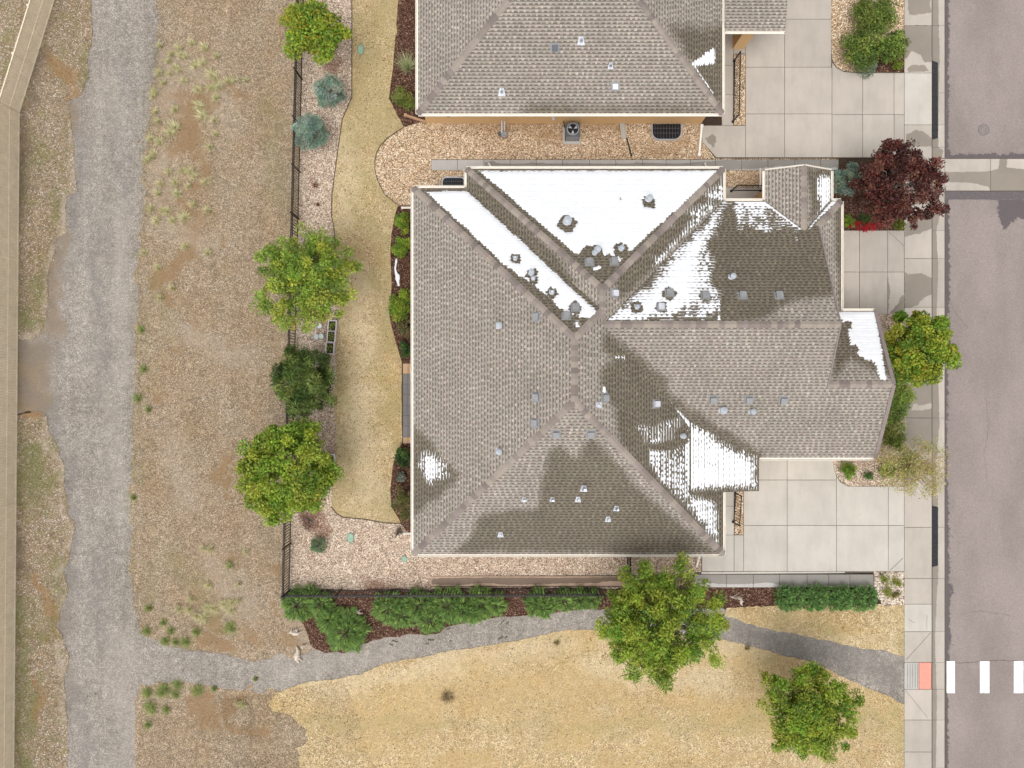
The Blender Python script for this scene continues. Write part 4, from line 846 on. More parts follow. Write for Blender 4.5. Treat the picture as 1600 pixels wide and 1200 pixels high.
NWET = {'S': [[(815, 172), (830, 160), (870, 158), (900, 168), (960, 164), (1000, 172), (1060, 160), (1125, 176), (1125, 190), (810, 190)]], 'E': [[(1045, 40), (1140, 40), (1140, 185), (1110, 150)]]}
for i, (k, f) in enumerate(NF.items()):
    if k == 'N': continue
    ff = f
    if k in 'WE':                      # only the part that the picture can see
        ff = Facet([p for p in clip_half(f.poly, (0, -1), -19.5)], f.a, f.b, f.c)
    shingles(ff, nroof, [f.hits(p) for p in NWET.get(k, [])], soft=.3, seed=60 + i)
def W3(f, x, y): return (x, y, NF[f].z(x, y))
caps(W3('S', NXW, NYS), W3('S', NRXx, NYS + NRR), 1, nroof); caps(W3('S', NXE, NYS), W3('S', NRXx, NYS + NRR), 1, nroof)
for p, q in [((NXW, NYE), (NXW, NYS)), ((NXW, NYS), (NXE, NYS)), ((NXE, NYS), (NXE, NYE))]: gutter(p, q, NB)
wx0, wx1, wy = -4.15, 9.22, 12.71
wall_ring([(wx0, wy), (wx1, wy), (wx1, NYE - .5), (wx0, NYE - .5)], 0, EAVE - .15, STUCCO, NB)
for px in (929, 1017):
    cx = (px - 800) / 34.0; w = MB(); fr = empty('window', (0, 0, 0)); fr.parent = NB
    for dx, dz, sx, sz in ((0, .38, .74, .07), (0, -.38, .74, .09), (-.335, 0, .07, .70), (.335, 0, .07, .70)): w.box((cx + dx, wy - .03, 1.55 + dz), (sx, .09, sz))
    w.build('frame', WHITE, fr); w = MB(); w.box((cx, wy - .012, 1.55), (.60, .02, .68)); w.build('pane', GLASS, fr)
    w = MB(); w.box((cx, wy - .028, 1.55), (.03, .03, .67)); w.build('mullion', WHITE, fr)
for px, z, mat, r in ((687, 1.3, LEAD, .09), (700, 1.2, GREYMETAL, .12), (866, .8, LEAD, .08)):
    f = MB(); x = (px - 800) / 33.5; f.tube([(x, wy, z), (x, wy - .12, z)], [r, r * .8], 10); f.build('wall_vent', mat, NB)
for k, x, y, kind in [('S', 784, 144, 't'), ('S', 954, 103, 'p'), ('S', 961, 135, 'b'), ('S', 867, 75, 'd'), ('S', 908, 64, 't')]:
    if kind == 'b': box_vent(NF[k], x, y, NB, GALV, .24)
    elif kind == 'd': box_vent(NF[k], x, y, NB, DARKMETAL, .25)
    else: pipe_vent(NF[k], x, y, NB, .04, .25, .17 if kind == 't' else .13)
cl = MB(); cl.box((at(1153, 75)[0], at(1153, 75)[1] + .2, 1.25), (.55, .55, 2.5)); cl.build('porch_column', STUCCO, NB)
pf = facet_s([(9.55, 15.9), (12.3, 15.9), (12.3, 21), (9.55, 21)], 15.9, 2.66, .2)
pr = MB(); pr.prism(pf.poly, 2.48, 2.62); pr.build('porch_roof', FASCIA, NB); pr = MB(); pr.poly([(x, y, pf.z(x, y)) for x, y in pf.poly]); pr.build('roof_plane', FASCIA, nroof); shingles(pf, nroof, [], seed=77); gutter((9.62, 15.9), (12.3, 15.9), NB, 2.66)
snow_patch(NF['E'], [(1078, 99), (1100, 84), (1116, 74), (1119, 100), (1083, 103)], "snow triangle on the neighbouring house's east roof slope", 0.03, .15, .008, extra=[([(1081, 100), (1087, 103), (1116, 146), (1112, 146)], .022, .08)])

# ------------------------------------------------------------------ plants
def unit(a): return a / np.maximum(np.linalg.norm(a, axis=-1, keepdims=True), 1e-9)
def leaf_mesh(name, C, D, Nn, L, Wd, col, fold=0.25):
    """diamond leaves: centre C, direction D, normal Nn, length L, width Wd, colour per leaf"""
    n = len(C); D = unit(D); S = unit(np.cross(D, Nn)); U = np.cross(S, D); L = np.broadcast_to(L, n)[:, None]; Wd = np.broadcast_to(Wd, n)[:, None]
    b = C - D * L * .5; t = C + D * L * .5; m = C - D * L * .05
    V = np.empty((n, 4, 3)); V[:, 0] = b; V[:, 1] = m + S * Wd * .5 + U * Wd * fold; V[:, 2] = t; V[:, 3] = m - S * Wd * .5 + U * Wd * fold
    i = np.arange(n)[:, None] * 4; F = np.concatenate([i + np.array([[0, 1, 2]]), i + np.array([[0, 2, 3]])], 0)
    return mesh_np(name, V.reshape(-1, 3), F, np.repeat(col, 4, 0))
def blade_mesh(name, B, D, L, Wd, col, side=None, rng=RNG):
    """thin triangular blades from base B along D"""
    n = len(B); D = unit(D); R = rng.normal(size=(n, 3)); S = unit(np.cross(D, R)); L = np.broadcast_to(L, n)[:, None]; Wd = np.broadcast_to(Wd, n)[:, None]
    V = np.empty((n, 3, 3)); V[:, 0] = B + S * Wd * .5; V[:, 1] = B - S * Wd * .5; V[:, 2] = B + D * L
    F = np.arange(n * 3).reshape(n, 3); return mesh_np(name, V.reshape(-1, 3), F, np.repeat(col, 3, 0))
def pick(rng, cols, n, jit=0.18):
    c = np.array(cols)[rng.integers(0, len(cols), n)]; return np.clip(c * (1 + rng.uniform(-jit, jit, (n, 1))) * (1 + rng.uniform(-.08, .08, (n, 3))), 0.004, 1)
def crown_clumps(rng, n, R, rz, zc, flat=0.0, inner=0.35, lobes=5, rag=0.18):
    """clump centres through a crown volume with an uneven outline"""
    d = unit(rng.normal(size=(n, 3))); d[:, 2] = np.abs(d[:, 2]) * np.where(rng.random(n) < .72, 1, -.6)
    a = np.arctan2(d[:, 1], d[:, 0]); ph = rng.uniform(0, 6.28, 4); out = 1 + rag * (np.sin(a * lobes + ph[0]) * .5 + np.sin(a * (lobes * 2 - 1) + ph[1]) * .35 + np.sin(a * 2 + ph[2]) * .4)
    r = (inner + (1 - inner) * rng.random(n) ** .55) * out
    return d * np.array([R, R, rz]) * r[:, None] + np.array([0, 0, zc])
def tree(name, label, px, py, rpx, zc, rz, cols, seed, clumps=90, leaves=190, leaf=(.10, .055), crad=.2, inner=.3, rag=.18, trunk=.09, bark=None, stretch=(1, 1), limbs=26, tint=None, cat='tree', lobes=5, twigs=False, up=.8, group=None, csize=(0.7, 1.25)):
    rng = np.random.default_rng(seed); x, y = at(px, py, zc); R = rpx * (CAM_H - zc) / FPX
    root = empty(name, (x, y, 0)); tag(root, label, cat, group)
    K = crown_clumps(rng, clumps, R * (1 - crad * .7), rz, zc, inner=inner, rag=rag, lobes=lobes); K[:, 0] *= stretch[0]; K[:, 1] *= stretch[1]
    nl = (leaves * rng.uniform(.6, 1.4, clumps)).astype(int); ci = np.repeat(np.arange(clumps), nl); n = len(ci)
    cs = crad * R * rng.uniform(csize[0], csize[1], clumps)
    off = unit(rng.normal(size=(n, 3))) * (rng.random((n, 1)) ** .42) * cs[ci][:, None]; off[:, 2] *= .75
    C = K[ci] + off; C[:, 2] = np.maximum(C[:, 2], .12)
    D = unit(off + rng.normal(size=(n, 3)) * .5 * R * crad + np.array([0, 0, -.1])); Nn = unit(rng.normal(size=(n, 3)) * (1 - up * .5) + np.array([0, 0, up]) + off * .6)
    ccol = pick(rng, cols, clumps, .10); col = np.clip(ccol[ci] * rng.uniform(.65, 1.35, (n, 1)) * (1 + rng.uniform(-.1, .1, (n, 3))), .004, 1)
    if tint is not None:
        s = rng.random(n) < tint[1]; col[s] = np.array(tint[0]) * rng.uniform(.75, 1.2, (s.sum(), 1))
    L = rng.uniform(.7, 1.25, n)
    link('crown', leaf_mesh('crown', C, D, Nn, leaf[0] * L, leaf[1] * L, col), LEAF, root)
    mb = MB(); zt = max(.25, zc - rz * .75)
    mb.tube([(0, 0, 0), (trunk * .3, 0, zt * .5), (0, trunk * .4, zt), (0, 0, zc - rz * .1)], [trunk * 1.25, trunk, trunk * .85, trunk * .5], 8)
    mb.build('trunk', bark or BARK, root)
    mb = MB(); order = rng.permutation(clumps)[:limbs]
    for k in order:
        e = Vector(K[k]); s = Vector((0, 0, zt + (e.z - zt) * rng.uniform(.0, .45))); s.z = min(s.z, zc); m1 = s.lerp(e, .35) + Vector((0, 0, -.05 * R)); m2 = s.lerp(e, .7) + Vector(rng.normal(size=3) * .04 * R)
        mb.tube([s, m1, m2, e], [trunk * .38, trunk * .26, trunk * .16, trunk * .05], 5, cap=False)
        if twigs:
            for _ in range(5):
                t = m2.lerp(e, rng.uniform(0, 1)); q = t + Vector(unit(rng.normal(size=3) + np.array(e - m1) * 1.2)) * rng.uniform(.25, .6); mb.tube([t, q], [trunk * .09, trunk * .03], 4, cap=False)
    mb.build('limbs', bark or BARK, root); return root
def tufts(rng, T, D, nb, L, Wd, spread, cols, jit=.2, tipc=None):
    """needle tufts: at each T a spray of blades about direction D"""
    n = len(T); i = np.repeat(np.arange(n), nb); D0 = unit(D)[i]; dd = unit(D0 + rng.normal(size=(n * nb, 3)) * spread); base = T[i] - D0 * (L * .35) * rng.random((n * nb, 1))
    c = pick(rng, cols, n, jit)[i] * rng.uniform(.75, 1.25, (n * nb, 1))
    return base, dd, L * rng.uniform(.6, 1.2, n * nb), np.full(n * nb, Wd), c
def spruce(name, label, px, py, rpx, h, cols, seed, nt=900, nb=12, blade=.13, w=.016, cat='tree', group=None, shape=1.0, zoff=.35):
    """dense conifer: whorls of needle tufts on a rounded cone"""
    rng = np.random.default_rng(seed); zc = h * zoff; x, y = at(px, py, zc); R = rpx * (CAM_H - zc) / FPX; root = empty(name, (x, y, 0)); tag(root, label, cat, group)
    t = 1 - np.sqrt(rng.random(nt)); a = rng.uniform(0, 6.283, nt); nbr = 11
    br = np.round((a + t * 9) / 6.283 * nbr); wob = 1 + .13 * np.cos((a + t * 9) * nbr) + rng.normal(size=nt) * .05 + .08 * np.sin(a * 3 + seed)
    rr = R * (1 - t) ** (0.75 * shape) * wob * np.where(rng.random(nt) < .75, 1, rng.uniform(.5, 1, nt)); z = .1 + h * t * .97 + .08 * rng.normal(size=nt) * (1 - t) + .10 * np.cos((a + t * 9) * nbr) * (1 - t)
    T = np.stack([rr * np.cos(a), rr * np.sin(a), np.maximum(z, .06)], 1); D = np.stack([np.cos(a), np.sin(a), np.full(nt, .75) + t], 1)
    B, DD, L, Wd, c = tufts(rng, T, D, nb, blade, w, .55, cols)
    link('crown', blade_mesh('crown', B, DD, L, Wd, c, rng=rng), NEEDLE, root)
    mb = MB(); mb.tube([(0, 0, 0), (0, 0, h * .9)], [.06 + R * .05, .015], 7)
    mb.build('trunk', BARK, root)
    mb = MB()
    for k in range(26):
        tt = k / 30; aa = k * 2.4; r = R * (1 - tt) * .85; mb.tube([(0, 0, .1 + h * tt), (r * math.cos(aa), r * math.sin(aa), .12 + h * tt)], [.02, .006], 4, cap=False)
    mb.build('limbs', BARK, root); return root
def juniper(name, label, spots, h, cols, seed, nt=520, nb=9, blade=.20, w=.022, group=None, cat='shrub', deadc=(0.16, 0.12, 0.10)):
    """spreading juniper: feathery sprays that radiate from one or more centres (px, py, radius px)"""
    rng = np.random.default_rng(seed); cx = sum(s[0] for s in spots) / len(spots); cy = sum(s[1] for s in spots) / len(spots); x, y = at(cx, cy, h * .6); root = empty(name, (x, y, 0)); tag(root, label, cat, group)
    Bs = []; mb = MB()
    for px, py, r in spots:
        X, Y = at(px, py, h * .6); X -= x; Y -= y; R = r * (CAM_H - h * .6) / FPX; n = int(nt * (r / 28) ** 2) + 40
        a = rng.uniform(0, 6.283, n); q = np.sqrt(rng.random(n)) * .93 + .04; nl = 1 + .10 * np.sin(a * 5 + px) + .08 * np.sin(a * 11 + py)
        rr = R * q * nl; z = h * (1 - q ** 2.4 * .75) * (.85 + .3 * rng.random(n)) * (.72 + .28 * np.clip(q / .3, 0, 1))
        T = np.stack([X + rr * np.cos(a), Y + rr * np.sin(a), np.maximum(z, .06)], 1); D = np.stack([np.cos(a), np.sin(a), .9 - q * .75], 1)
        B, DD, L, Wd, c = tufts(rng, T, D, nb, blade, w * 1.25, .33, cols, .38)
        inner = np.repeat(q < .2, nb) & (rng.random(n * nb) < .5); c[inner] = np.array(deadc)
        Bs.append((B, DD, L, Wd, c))
        for k in range(9):
            aa = k * .7 + px; mb.tube([(X, Y, 0), (X + R * .35 * math.cos(aa), Y + R * .35 * math.sin(aa), h * .55), (X + R * .8 * math.cos(aa), Y + R * .8 * math.sin(aa), h * .6)], [.03, .018, .006], 5, cap=False)
    cat_ = [np.concatenate([b[i] for b in Bs]) for i in range(5)]
    link('foliage', blade_mesh('foliage', *cat_, rng=rng), NEEDLE, root); mb.build('stems', BARK, root); return root
def shrub(name, label, px, py, rpx, h, cols, seed, n=1500, leaf=(.07, .04), stretch=(1, 1), group=None, tint=None, clumps=26, cat='shrub', crad=.3):
    rng = np.random.default_rng(seed); zc = h * .55; x, y = at(px, py, zc); R = rpx * (CAM_H - zc) / FPX; root = empty(name, (x, y, 0)); tag(root, label, cat, group)
    K = crown_clumps(rng, clumps, R * (1 - crad * .6), h * .42, zc, inner=.15, rag=.14); K[:, 0] *= stretch[0]; K[:, 1] *= stretch[1]
    ci = rng.integers(0, clumps, n); off = unit(rng.normal(size=(n, 3))) * (rng.random((n, 1)) ** .45) * crad * R; off[:, 2] *= .7; C = K[ci] + off; C[:, 2] = np.maximum(C[:, 2], .06)
    ccol = pick(rng, cols, clumps, .2); col = np.clip(ccol[ci] * rng.uniform(.7, 1.3, (n, 1)), .004, 1)
    if tint is not None:
        s = rng.random(n) < tint[1]; col[s] = np.array(tint[0]) * rng.uniform(.7, 1.2, (s.sum(), 1))
    L = rng.uniform(.7, 1.3, n); Nn = unit(rng.normal(size=(n, 3)) * .6 + np.array([0, 0, .8]) + off)
    link('foliage', leaf_mesh('foliage', C, unit(off + rng.normal(size=(n, 3)) * .2), Nn, leaf[0] * L, leaf[1] * L, col), LEAF, root)
    mb = MB()
    for k in range(10): e = K[k % clumps]; mb.tube([(0, 0, 0), (e[0] * .5, e[1] * .5, e[2] * .5), tuple(e)], [.022, .014, .005], 5, cap=False)
    mb.build('stems', BARK, root); return root
def grass_clump(name, label, px, py, rpx, h, cols, seed, n=240, group=None, w=.012, cat='grass'):
    rng = np.random.default_rng(seed); x, y = at(px, py); R = rpx / 32; a = rng.uniform(0, 6.283, n); q = np.sqrt(rng.random(n)); B = np.stack([R * .35 * q * np.cos(a), R * .35 * q * np.sin(a), np.zeros(n)], 1)
    D = np.stack([np.cos(a) * q * R, np.sin(a) * q * R, np.full(n, h * .8)], 1) + rng.normal(size=(n, 3)) * R * .18; c = pick(rng, cols, n, .25)
    L = np.linalg.norm(D, axis=1) * rng.uniform(.7, 1.15, n)
    me = blade_mesh(name, B, D, L, np.full(n, w), c, rng=rng); o = link(name, me, BLADE); o.location = (x, y, .015); tag(o, label, cat, group); return o

G_BRIGHT = [(0.22, 0.336, 0.039), (0.278, 0.377, 0.044), (0.168, 0.273, 0.035), (0.319, 0.389, 0.049)]
G_YEL = [(0.307, 0.412, 0.058), (0.249, 0.354, 0.052), (0.383, 0.429, 0.064), (0.18, 0.278, 0.041)]
G_DARK = [(0.054, 0.105, 0.031), (0.082, 0.145, 0.037), (0.119, 0.187, 0.048), (0.037, 0.076, 0.024)]
G_BLUE = [(0.284, 0.414, 0.351), (0.354, 0.475, 0.39), (0.203, 0.324, 0.282), (0.405, 0.527, 0.42)]
G_JUN = [(0.17, 0.29, 0.08), (0.242, 0.378, 0.1), (0.128, 0.227, 0.064), (0.298, 0.416, 0.11)]
# trees
tree('honey_locust_tree', 'airy yellow-green tree with pale limbs above the black fence', 478, 437, 86, 3.2, 1.5, G_YEL, 1, clumps=200, leaves=110, leaf=(.13, .06), crad=.14, inner=.3, rag=.13, trunk=.07, bark=BARK_PALE, limbs=60, tint=((.42, .38, .05), .04), lobes=6)
tree('pine_tree', 'dark green bushy pine between two leafy trees along the fence', 477, 597, 51, 2.2, 1.5, [(.10, .155, .035), (.14, .20, .045), (.21, .26, .07), (.065, .11, .026)], 2, clumps=85, leaves=150, leaf=(.26, .04), crad=.22, inner=.55, rag=.14, trunk=.08, up=.3, stretch=(.95, 1.3))
tree('maple_tree', 'dense round bright green tree at the lower fence', 451, 735, 84, 3.0, 1.5, G_BRIGHT, 3, clumps=150, leaves=210, leaf=(.125, .085), crad=.16, inner=.55, rag=.08, trunk=.08, tint=((.38, .36, .045), .05), lobes=4)
tree('cherry_tree', 'green tree with orange-yellow leaves hanging over the fence at picture top', 488, 48, 62, 2.6, 1.1, G_BRIGHT, 4, clumps=80, leaves=140, leaf=(.15, .09), crad=.2, inner=.35, tint=((.48, .38, .035), .14), stretch=(1.0, .75))
tree('blue_spruce', 'blue-green spruce nearer the lawn, upper of the pair by the fence', 515, 145, 27, .9, .75, [(.27, .38, .30), (.35, .45, .36), (.19, .29, .23), (.42, .50, .41)], 5, clumps=62, leaves=130, leaf=(.10, .026), crad=.24, inner=.6, rag=.08, up=.3, trunk=.05, group='blue spruces in the back stone bed')
tree('blue_spruce', 'blue-green spruce touching the black fence, lower of the pair', 486, 208, 30, .95, .8, [(.27, .38, .30), (.35, .45, .36), (.19, .29, .23), (.42, .50, .41)], 6, clumps=72, leaves=130, leaf=(.10, .026), crad=.22, inner=.6, rag=.08, up=.3, trunk=.05, group='blue spruces in the back stone bed')
tree('elm_tree', 'big open-crowned green tree straddling the side path', 1034, 966, 104, 4.4, 1.8, G_BRIGHT, 7, clumps=290, leaves=125, leaf=(.135, .06), crad=.115, inner=.3, rag=.17, trunk=.10, limbs=80, tint=((.42, .40, .05), .06), lobes=7)
tree('elm_tree', 'green tree at the bottom right corner of the dry lawn', 1264, 1110, 84, 2.9, 1.4, G_BRIGHT, 8, clumps=200, leaves=120, leaf=(.135, .06), crad=.13, inner=.3, rag=.16, trunk=.08, limbs=55, tint=((.42, .40, .05), .08))
tree('purple_plum_tree', 'dark maroon-leaved tree beside the corner of the upper driveway', 1403, 291, 74, 2.7, 1.4, [(.105, .028, .022), (.15, .042, .033), (.065, .019, .018), (.20, .075, .055)], 9, clumps=190, leaves=95, leaf=(.135, .07), crad=.13, inner=.3, rag=.15, trunk=.08, bark=BARK_PALE, limbs=50, tint=((.13, .085, .06), .10))
tree('street_tree', 'full green and yellow tree at the garage gable end', 1431, 541, 62, 3.0, 1.4, [(.19, .30, .03), (.25, .33, .035), (.14, .23, .025), (.31, .34, .04)], 10, clumps=140, leaves=190, leaf=(.125, .08), crad=.17, inner=.5, rag=.09, trunk=.07, tint=((.42, .34, .035), .06), stretch=(1, 1.0))
tree('young_tree', 'sparse twiggy tree just leafing out beside the pavement', 1422, 728, 66, 2.6, 1.0, [(.46, .40, .14), (.54, .44, .19), (.36, .38, .11)], 11, clumps=170, leaves=34, leaf=(.08, .04), crad=.16, inner=.12, rag=.25, trunk=.06, bark=simple('olive_twig_bark', (.34, .27, .16), .9), limbs=110, twigs=True, stretch=(1.05, .85), lobes=3)
tree('blue_spruce', 'rounded blue spruce tucked between entry gable and maroon tree', 1323, 281, 26, .8, .65, [(.27, .38, .30), (.35, .45, .36), (.19, .29, .23), (.42, .50, .41)], 12, clumps=62, leaves=130, leaf=(.10, .026), crad=.24, inner=.6, rag=.08, up=.3, trunk=.05)
# foundation planting along the back wall
for i, (px, py, r, h, lab, cols) in enumerate([
    (630, 348, 16, .7, 'small round green shrub nearest the upper downspout', G_BRIGHT), (629, 387, 20, .9, 'round green shrub above the snow streak in the bark bed', G_BRIGHT),
    (627, 478, 26, 1.0, 'largest green shrub in the bark bed, below the snow streak', G_BRIGHT), (633, 515, 17, .5, 'brownish low shrub below the largest bark-bed shrub', [(.22, .18, .09), (.18, .17, .07)]),
    (634, 547, 15, .5, 'small dark shrub just above the patio', G_DARK), (632, 715, 19, .8, 'dark green shrub just below the patio', G_DARK),
    (627, 745, 9, .4, 'silvery small perennial among red bark below patio', [(.25, .27, .22), (.18, .2, .15)]), (631, 784, 26, .9, 'olive-brown loose shrub at the lower end of the bark bed', [(.21, .18, .08), (.16, .16, .05), (.27, .22, .10)])]):
    shrub('shrub', lab, px, py, r, h, cols, 100 + i, n=int(900 + r * 110), leaf=(.075, .045), stretch=(.85, 1.12))
shrub('shrub', 'green shrub spilling past the neighbouring house corner', 632, 155, 25, .9, [(.19, .24, .05), (.26, .28, .07), (.13, .18, .04)], 120, n=2600, stretch=(.8, 1))
grass_clump('ornamental_grass', 'pale green fountain grass beside the neighbouring house wall', 637, 105, 16, .8, [(.62, .66, .42), (.5, .56, .32)], 121, n=420, w=.014)
shrub('shrub', 'dark evergreen shrub mass, largest in the upper driveway island', 1350, 80, 40, 1.2, [(.17, .24, .045), (.11, .17, .035), (.24, .30, .06)], 122, n=3800, leaf=(.14, .06), clumps=46, stretch=(1, .9))
shrub('shrub', 'olive evergreen shrub at the pavement end of the upper island', 1393, 76, 30, 1.1, [(.18, .25, .05), (.12, .18, .035)], 123, n=2600, leaf=(.14, .06), stretch=(.85, 1.1))
shrub('shrub', 'dark evergreen shrub at the very top of the upper island', 1366, 22, 40, 1.2, [(.15, .21, .04), (.20, .26, .05)], 124, n=3600, leaf=(.14, .06), clumps=46)
spruce('dwarf_juniper', 'grey-green dwarf juniper at the edge of the upper driveway', 1353, 106, 14, .6, [(.26, .34, .25), (.20, .28, .19)], 125, nt=300, nb=10, blade=.10, w=.016, shape=.6, cat='shrub')
shrub('shrub', 'lime green low shrub in the upper island corner', 1402, 102, 10, .4, [(.20, .27, .03), (.16, .23, .03)], 126, n=900, leaf=(.06, .03))
shrub('shrub', 'green low plant at the house edge under the maroon tree', 1326, 346, 11, .4, G_BRIGHT, 127, n=900, leaf=(.07, .03))
shrub('shrub', 'lime green perennial at the pavement edge under the maroon tree', 1405, 351, 11, .35, [(.20, .23, .03), (.15, .19, .03)], 128, n=800, leaf=(.06, .03))
shrub('shrub', 'dark green leafy plants between the red flowers', 1352, 343, 16, .3, [(.06, .11, .03), (.08, .13, .03)], 129, n=900, leaf=(.06, .035), stretch=(1.3, .6), clumps=18)
shrub('flowers', 'bright red flowers edging the driveway below the maroon tree', 1352, 354, 30, .3, [(.55, .02, .03), (.42, .02, .03)], 130, n=520, leaf=(.06, .05), stretch=(1.2, .28), cat='flowers', clumps=30, crad=.2)
shrub('shrub', 'tall green grass-like shrub below the garage gable tree', 1401, 612, 33, .8, [(.24, .32, .06), (.32, .38, .09), (.17, .24, .05)], 131, n=2600, leaf=(.20, .04), stretch=(.75, 1.25))
shrub('shrub', 'green grassy shrub between garage gable and twiggy tree', 1396, 672, 34, .7, [(.28, .33, .08), (.38, .40, .14), (.20, .26, .05)], 132, n=2600, leaf=(.20, .04), stretch=(.85, 1.2))
shrub('shrub', 'dark green filler shrub midway along the garage gable wall', 1398, 642, 26, .6, [(.16, .23, .05), (.22, .29, .07)], 150, n=1900, leaf=(.17, .04), stretch=(.8, 1.1))
shrub('shrub', 'dark green shrub nearest the lower garage wall corner', 1326, 735, 16, .5, G_BRIGHT[:3], 133, n=1400, leaf=(.10, .03))
shrub('shrub', 'small dark green shrub in the lower driveway island', 1357, 744, 9, .35, [(.10, .20, .05), (.14, .24, .06)], 134, n=700, leaf=(.06, .03))
shrub('shrub', 'green shrub under the twiggy tree in the lower island', 1388, 735, 17, .5, G_BRIGHT[:3], 135, n=1300, leaf=(.10, .03))
for i, (px, py, r) in enumerate(((1383, 906, 11), (1402, 910, 11), (1386, 926, 10))):
    shrub('perennial', ('yellow-green perennial in pale cobbles, nearest the driveway', 'yellow-green perennial in pale cobbles, nearest the pavement', 'yellow-green perennial in pale cobbles, beside the clipped hedge')[i], px, py, r, .3, [(0.342, 0.36, 0.072), (0.252, 0.306, 0.054)], 140 + i, n=600, leaf=(.07, .02))
shrub('perennial', 'olive-brown perennial in the lower corner of the pale cobbles', 1401, 930, 9, .3, [(0.306, 0.27, 0.09), (0.234, 0.216, 0.072)], 145, n=500, leaf=(.07, .02))
spruce('dwarf_conifer', 'small green conifer alone in the stone bed near the fence', 497, 852, 12, .9, [(.13, .25, .11), (.18, .30, .14)], 146, nt=260, nb=9, blade=.12, w=.014, cat='shrub')
shrub('red_shrub', 'red-purple bare shrub peeking out below the dense round tree', 482, 815, 18, .5, [(.12, .03, .03), (.16, .05, .04), (.09, .03, .03)], 147, n=420, leaf=(.08, .02), clumps=20)
shrub('shrub', 'dead grey-brown clump beside the lower downspout', 622, 832, 9, .3, [(.12, .09, .07), (.16, .12, .09)], 148, n=300, leaf=(.09, .015))
# junipers below the fence
JG = 'spreading junipers along the lower fence'
juniper('juniper', 'round juniper at the fence corner', [(465, 946, 25), (500, 944, 20), (484, 930, 14)], .6, G_JUN, 200, group=JG)
juniper('juniper', 'star-shaped juniper that reaches lowest towards the path', [(541, 987, 32), (514, 968, 20)], .65, G_JUN, 201, nt=620, blade=.26, group=JG)
juniper('juniper', 'juniper at the left end of the long middle row', [(606, 951, 25), (628, 960, 22)], .6, G_JUN, 202, group=JG)
juniper('juniper', 'juniper bulging down to the path in the long middle row', [(653, 948, 26), (671, 968, 22)], .6, G_JUN, 203, group=JG)
juniper('juniper', 'dense juniper near the right end of the long middle row', [(700, 946, 28), (722, 952, 22)], .6, G_JUN, 204, group=JG)
juniper('juniper', 'juniper at the right end of the long middle row', [(752, 944, 26), (775, 944, 18), (738, 956, 18)], .6, G_JUN, 205, group=JG)
juniper('juniper', 'round juniper right of the bare bark gap', [(842, 943, 22), (850, 950, 16)], .6, G_JUN, 206, group=JG)
juniper('juniper', 'low juniper half under the big open-crowned tree', [(880, 938, 17), (905, 936, 17), (925, 936, 14)], .55, G_JUN, 207, group=JG)
hg = [(.14, .28, .075), (.19, .35, .095), (.105, .22, .06), (.24, .38, .12)]
for i, (px, lab) in enumerate(((1234, 'clipped hedge shrub at the left end of the short hedge'), (1272, 'clipped hedge shrub second from left in the short hedge'), (1311, 'clipped hedge shrub second from right in the short hedge'), (1348, 'clipped hedge shrub at the right end of the short hedge'))):
    juniper('hedge_shrub', lab, [(px - 8, 931, 15), (px + 9, 931, 15), (px - 6, 941, 14), (px + 8, 941, 14)], .75, hg, 220 + i, nt=620, nb=10, blade=.13, w=.022, group='short clipped hedge')
# bunch grass in the field
PALE = [(.74, .67, .43), (.62, .60, .34), (.84, .76, .54), (.50, .50, .26)]
TUFTS = [(251, 72, 4), (268, 85, 4), (282, 88, 5), (291, 88, 5), (320, 75, 6), (339, 89, 4), (305, 103, 6), (317, 99, 6), (249, 114, 5), (266, 115, 5), (281, 110, 4), (288, 127, 5), (275, 106, 4), (330, 115, 7), (336, 121, 6), (342, 135, 6), (329, 138, 6), (310, 141, 6), (338, 154, 6), (311, 166, 7), (317, 181, 8), (274, 172, 5), (242, 143, 5), (240, 150, 5),
         (273, 200, 8), (266, 208, 6), (236, 217, 5), (250, 222, 6), (242, 240, 5), (230, 250, 5), (238, 246, 4), (264, 269, 5), (251, 287, 5), (274, 285, 6), (297, 268, 6), (304, 276, 6), (286, 267, 5), (322, 285, 6), (295, 291, 4), (278, 303, 6), (247, 302, 5), (262, 330, 6), (288, 340, 8), (237, 327, 5), (245, 345, 6), (303, 320, 5), (325, 329, 5), (270, 345, 5), (254, 330, 4),
         (356, 127, 5), (367, 126, 5), (385, 126, 4), (335, 189, 5), (337, 210, 4), (328, 230, 5), (280, 75, 5), (263, 96, 4), (300, 68, 5), (256, 130, 4), (244, 175, 4), (248, 190, 4), (226, 395, 5), (247, 418, 5), (290, 385, 5), (325, 395, 5), (270, 450, 4), (252, 465, 4),
         (334, 951, 8), (318, 965, 8), (324, 948, 6), (350, 943, 6), (363, 941, 6), (362, 953, 6), (374, 938, 4), (308, 962, 5), (280, 951, 5), (296, 952, 5), (326, 914, 5), (375, 912, 3), (300, 936, 4), (330, 858, 5), (320, 856, 4), (385, 862, 4), (360, 884, 4), (380, 1100, 5), (372, 1098, 4)]
for i, (px, py, r) in enumerate(TUFTS):
    grass_clump('grass_tuft', 'pale yellow-green bunch grass tuft in the dry field', px, py, r * 1.5, .2, PALE if i % 3 else PALE[1:] , 300 + i, n=120 + r * 22, group='pale bunch grass tufts in the field', w=.016)
GT = [(.34, .40, .14), (.44, .48, .19), (.26, .32, .11)]
